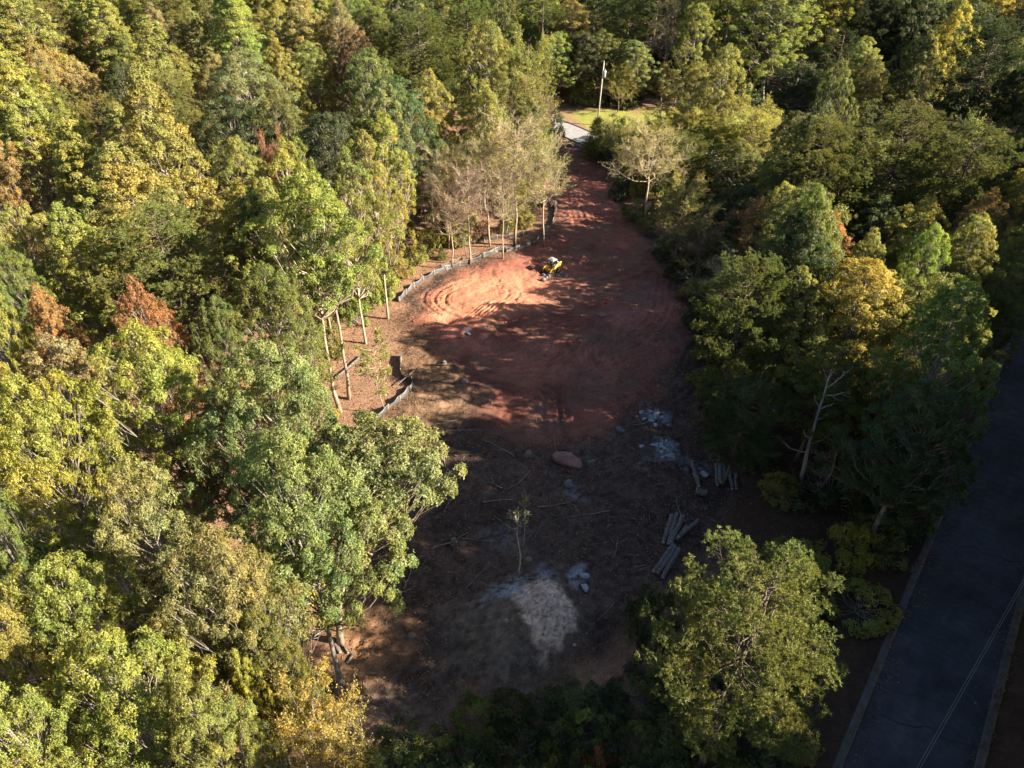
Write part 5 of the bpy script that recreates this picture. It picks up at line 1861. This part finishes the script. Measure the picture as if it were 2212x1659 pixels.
for k in range(26):
    px, py = fr.uniform(925, 1195), fr.uniform(395, 535)
    x, y = at(px, py)
    if dist_to(x, y, CLEAR, True) < 2.0 or pt_in(x, y, CLEAR):
        continue
    shrub(x, y, fr.uniform(1.8, 3.6), fr.uniform(1.5, 4.0), fr.choice(["mauve", "brown", "olive", "tan", "olive"]), "brownish shrub among the bare grey trunks by the far silt fence", "shrubs under the bare trees")
for k in range(15):
    px, py = fr.uniform(930, 1185), fr.uniform(405, 520)
    x, y = at(px, py)
    if dist_to(x, y, CLEAR, True) < 2.5 or pt_in(x, y, CLEAR):
        continue
    kind = fr.choice(["wispy", "bare", "wispy", "sapling"])
    plant(kind, x, y, fr.uniform(7, 12), fr.uniform(3.4, 5.0), fr.choice(["tan", "oy", "olive", "brown", "oy"]), "slim half bare tree crowded among the bare grey trunks by the far silt fence", "slim trees by the far fence")

# ------------------------------------------------------------------ brush at the street mouth and under the far woods
fr = random.Random(123)
for (px, py, W, H, ck) in ((1300, 328, 3.2, 2.6, "green"), (1322, 348, 3.6, 3.0, "dkgreen"), (1345, 332, 3.8, 3.6, "olive"), (1372, 352, 4.2, 3.4, "dkgreen"), (1395, 322, 4.2, 4.0, "olive"),
                           (1342, 304, 3.4, 3.6, "green"), (1425, 305, 4.6, 3.8, "olive"), (1455, 335, 4.6, 4.0, "dkgreen"), (1360, 395, 3.8, 2.8, "dkgreen"), (1400, 410, 4.2, 3.2, "green"), (1318, 318, 3.0, 4.0, "olive"),
                           (1490, 345, 5.0, 4.0, "green"), (1420, 370, 4.4, 3.6, "dkgreen"), (1480, 310, 4.6, 3.0, "olive")):
    x, y = at(px, py)
    shrub(x, y, W, H, ck, "brushy shrub between the clay track and the lawn", "brush at the mouth of the clay track")
nb = 0
for _ in range(2500):
    x, y = fr.uniform(-12, 95), fr.uniform(116, 172)
    if pt_in(x, y, LAWN) or dist_to(x, y, LAWN, True) < 2.5 or dist_to(x, y, DR) < 4.5 or not in_view(x, y, 3, .04):
        continue
    W = fr.uniform(4.0, 7.0)
    if any((x - a) ** 2 + (y - b) ** 2 < (.8 * (W / 2 + r)) ** 2 for a, b, r in BUSHES):
        continue
    shrub(x, y, W, fr.uniform(2.5, 6.5), fr.choice(["dkgreen", "dkgreen", "green", "pined"]), "dark undergrowth shrub under the trees beyond street and lawn", "undergrowth beyond the street")
    nb += 1
    if nb > 55:
        break

# leaves blown over the kerbs and the road margin
n = 9000
sd_ = lr.choice([-1, 1], n)
aa = lr.uniform(-30, 80, n)
bb = sd_ * (RHW + .15 - np.abs(lr.normal(0, .5, n)) + .55 * (vnoise(aa * .7, sd_ * 3.0, 12) - .35) * 2)
P_ = RC[None] + rdir[None] * aa[:, None] + rnor[None] * bb[:, None]
zz = np.where(np.abs(bb) > RHW, .14, .045)
th = lr.uniform(0, 6.28, n)
D_ = nrm(np.stack([np.cos(th), np.sin(th), lr.normal(.1, .2, n)], 1))
Ls = lr.uniform(.06, .17, n)
b = MB()
b.leaves(np.concatenate([P_, zz[:, None]], 1), D_, nrm(np.stack([lr.normal(0, .5, n), lr.normal(0, .5, n), np.ones(n)], 1)), Ls, Ls * .6, lr.uniform(0, 1, n))
o = b.build("leaf_litter", M_DRYLEAF)
o.color = (.12, .075, .045, 1)
tag(o, "dry leaves drifted along both kerbs of the road", kind="stuff")
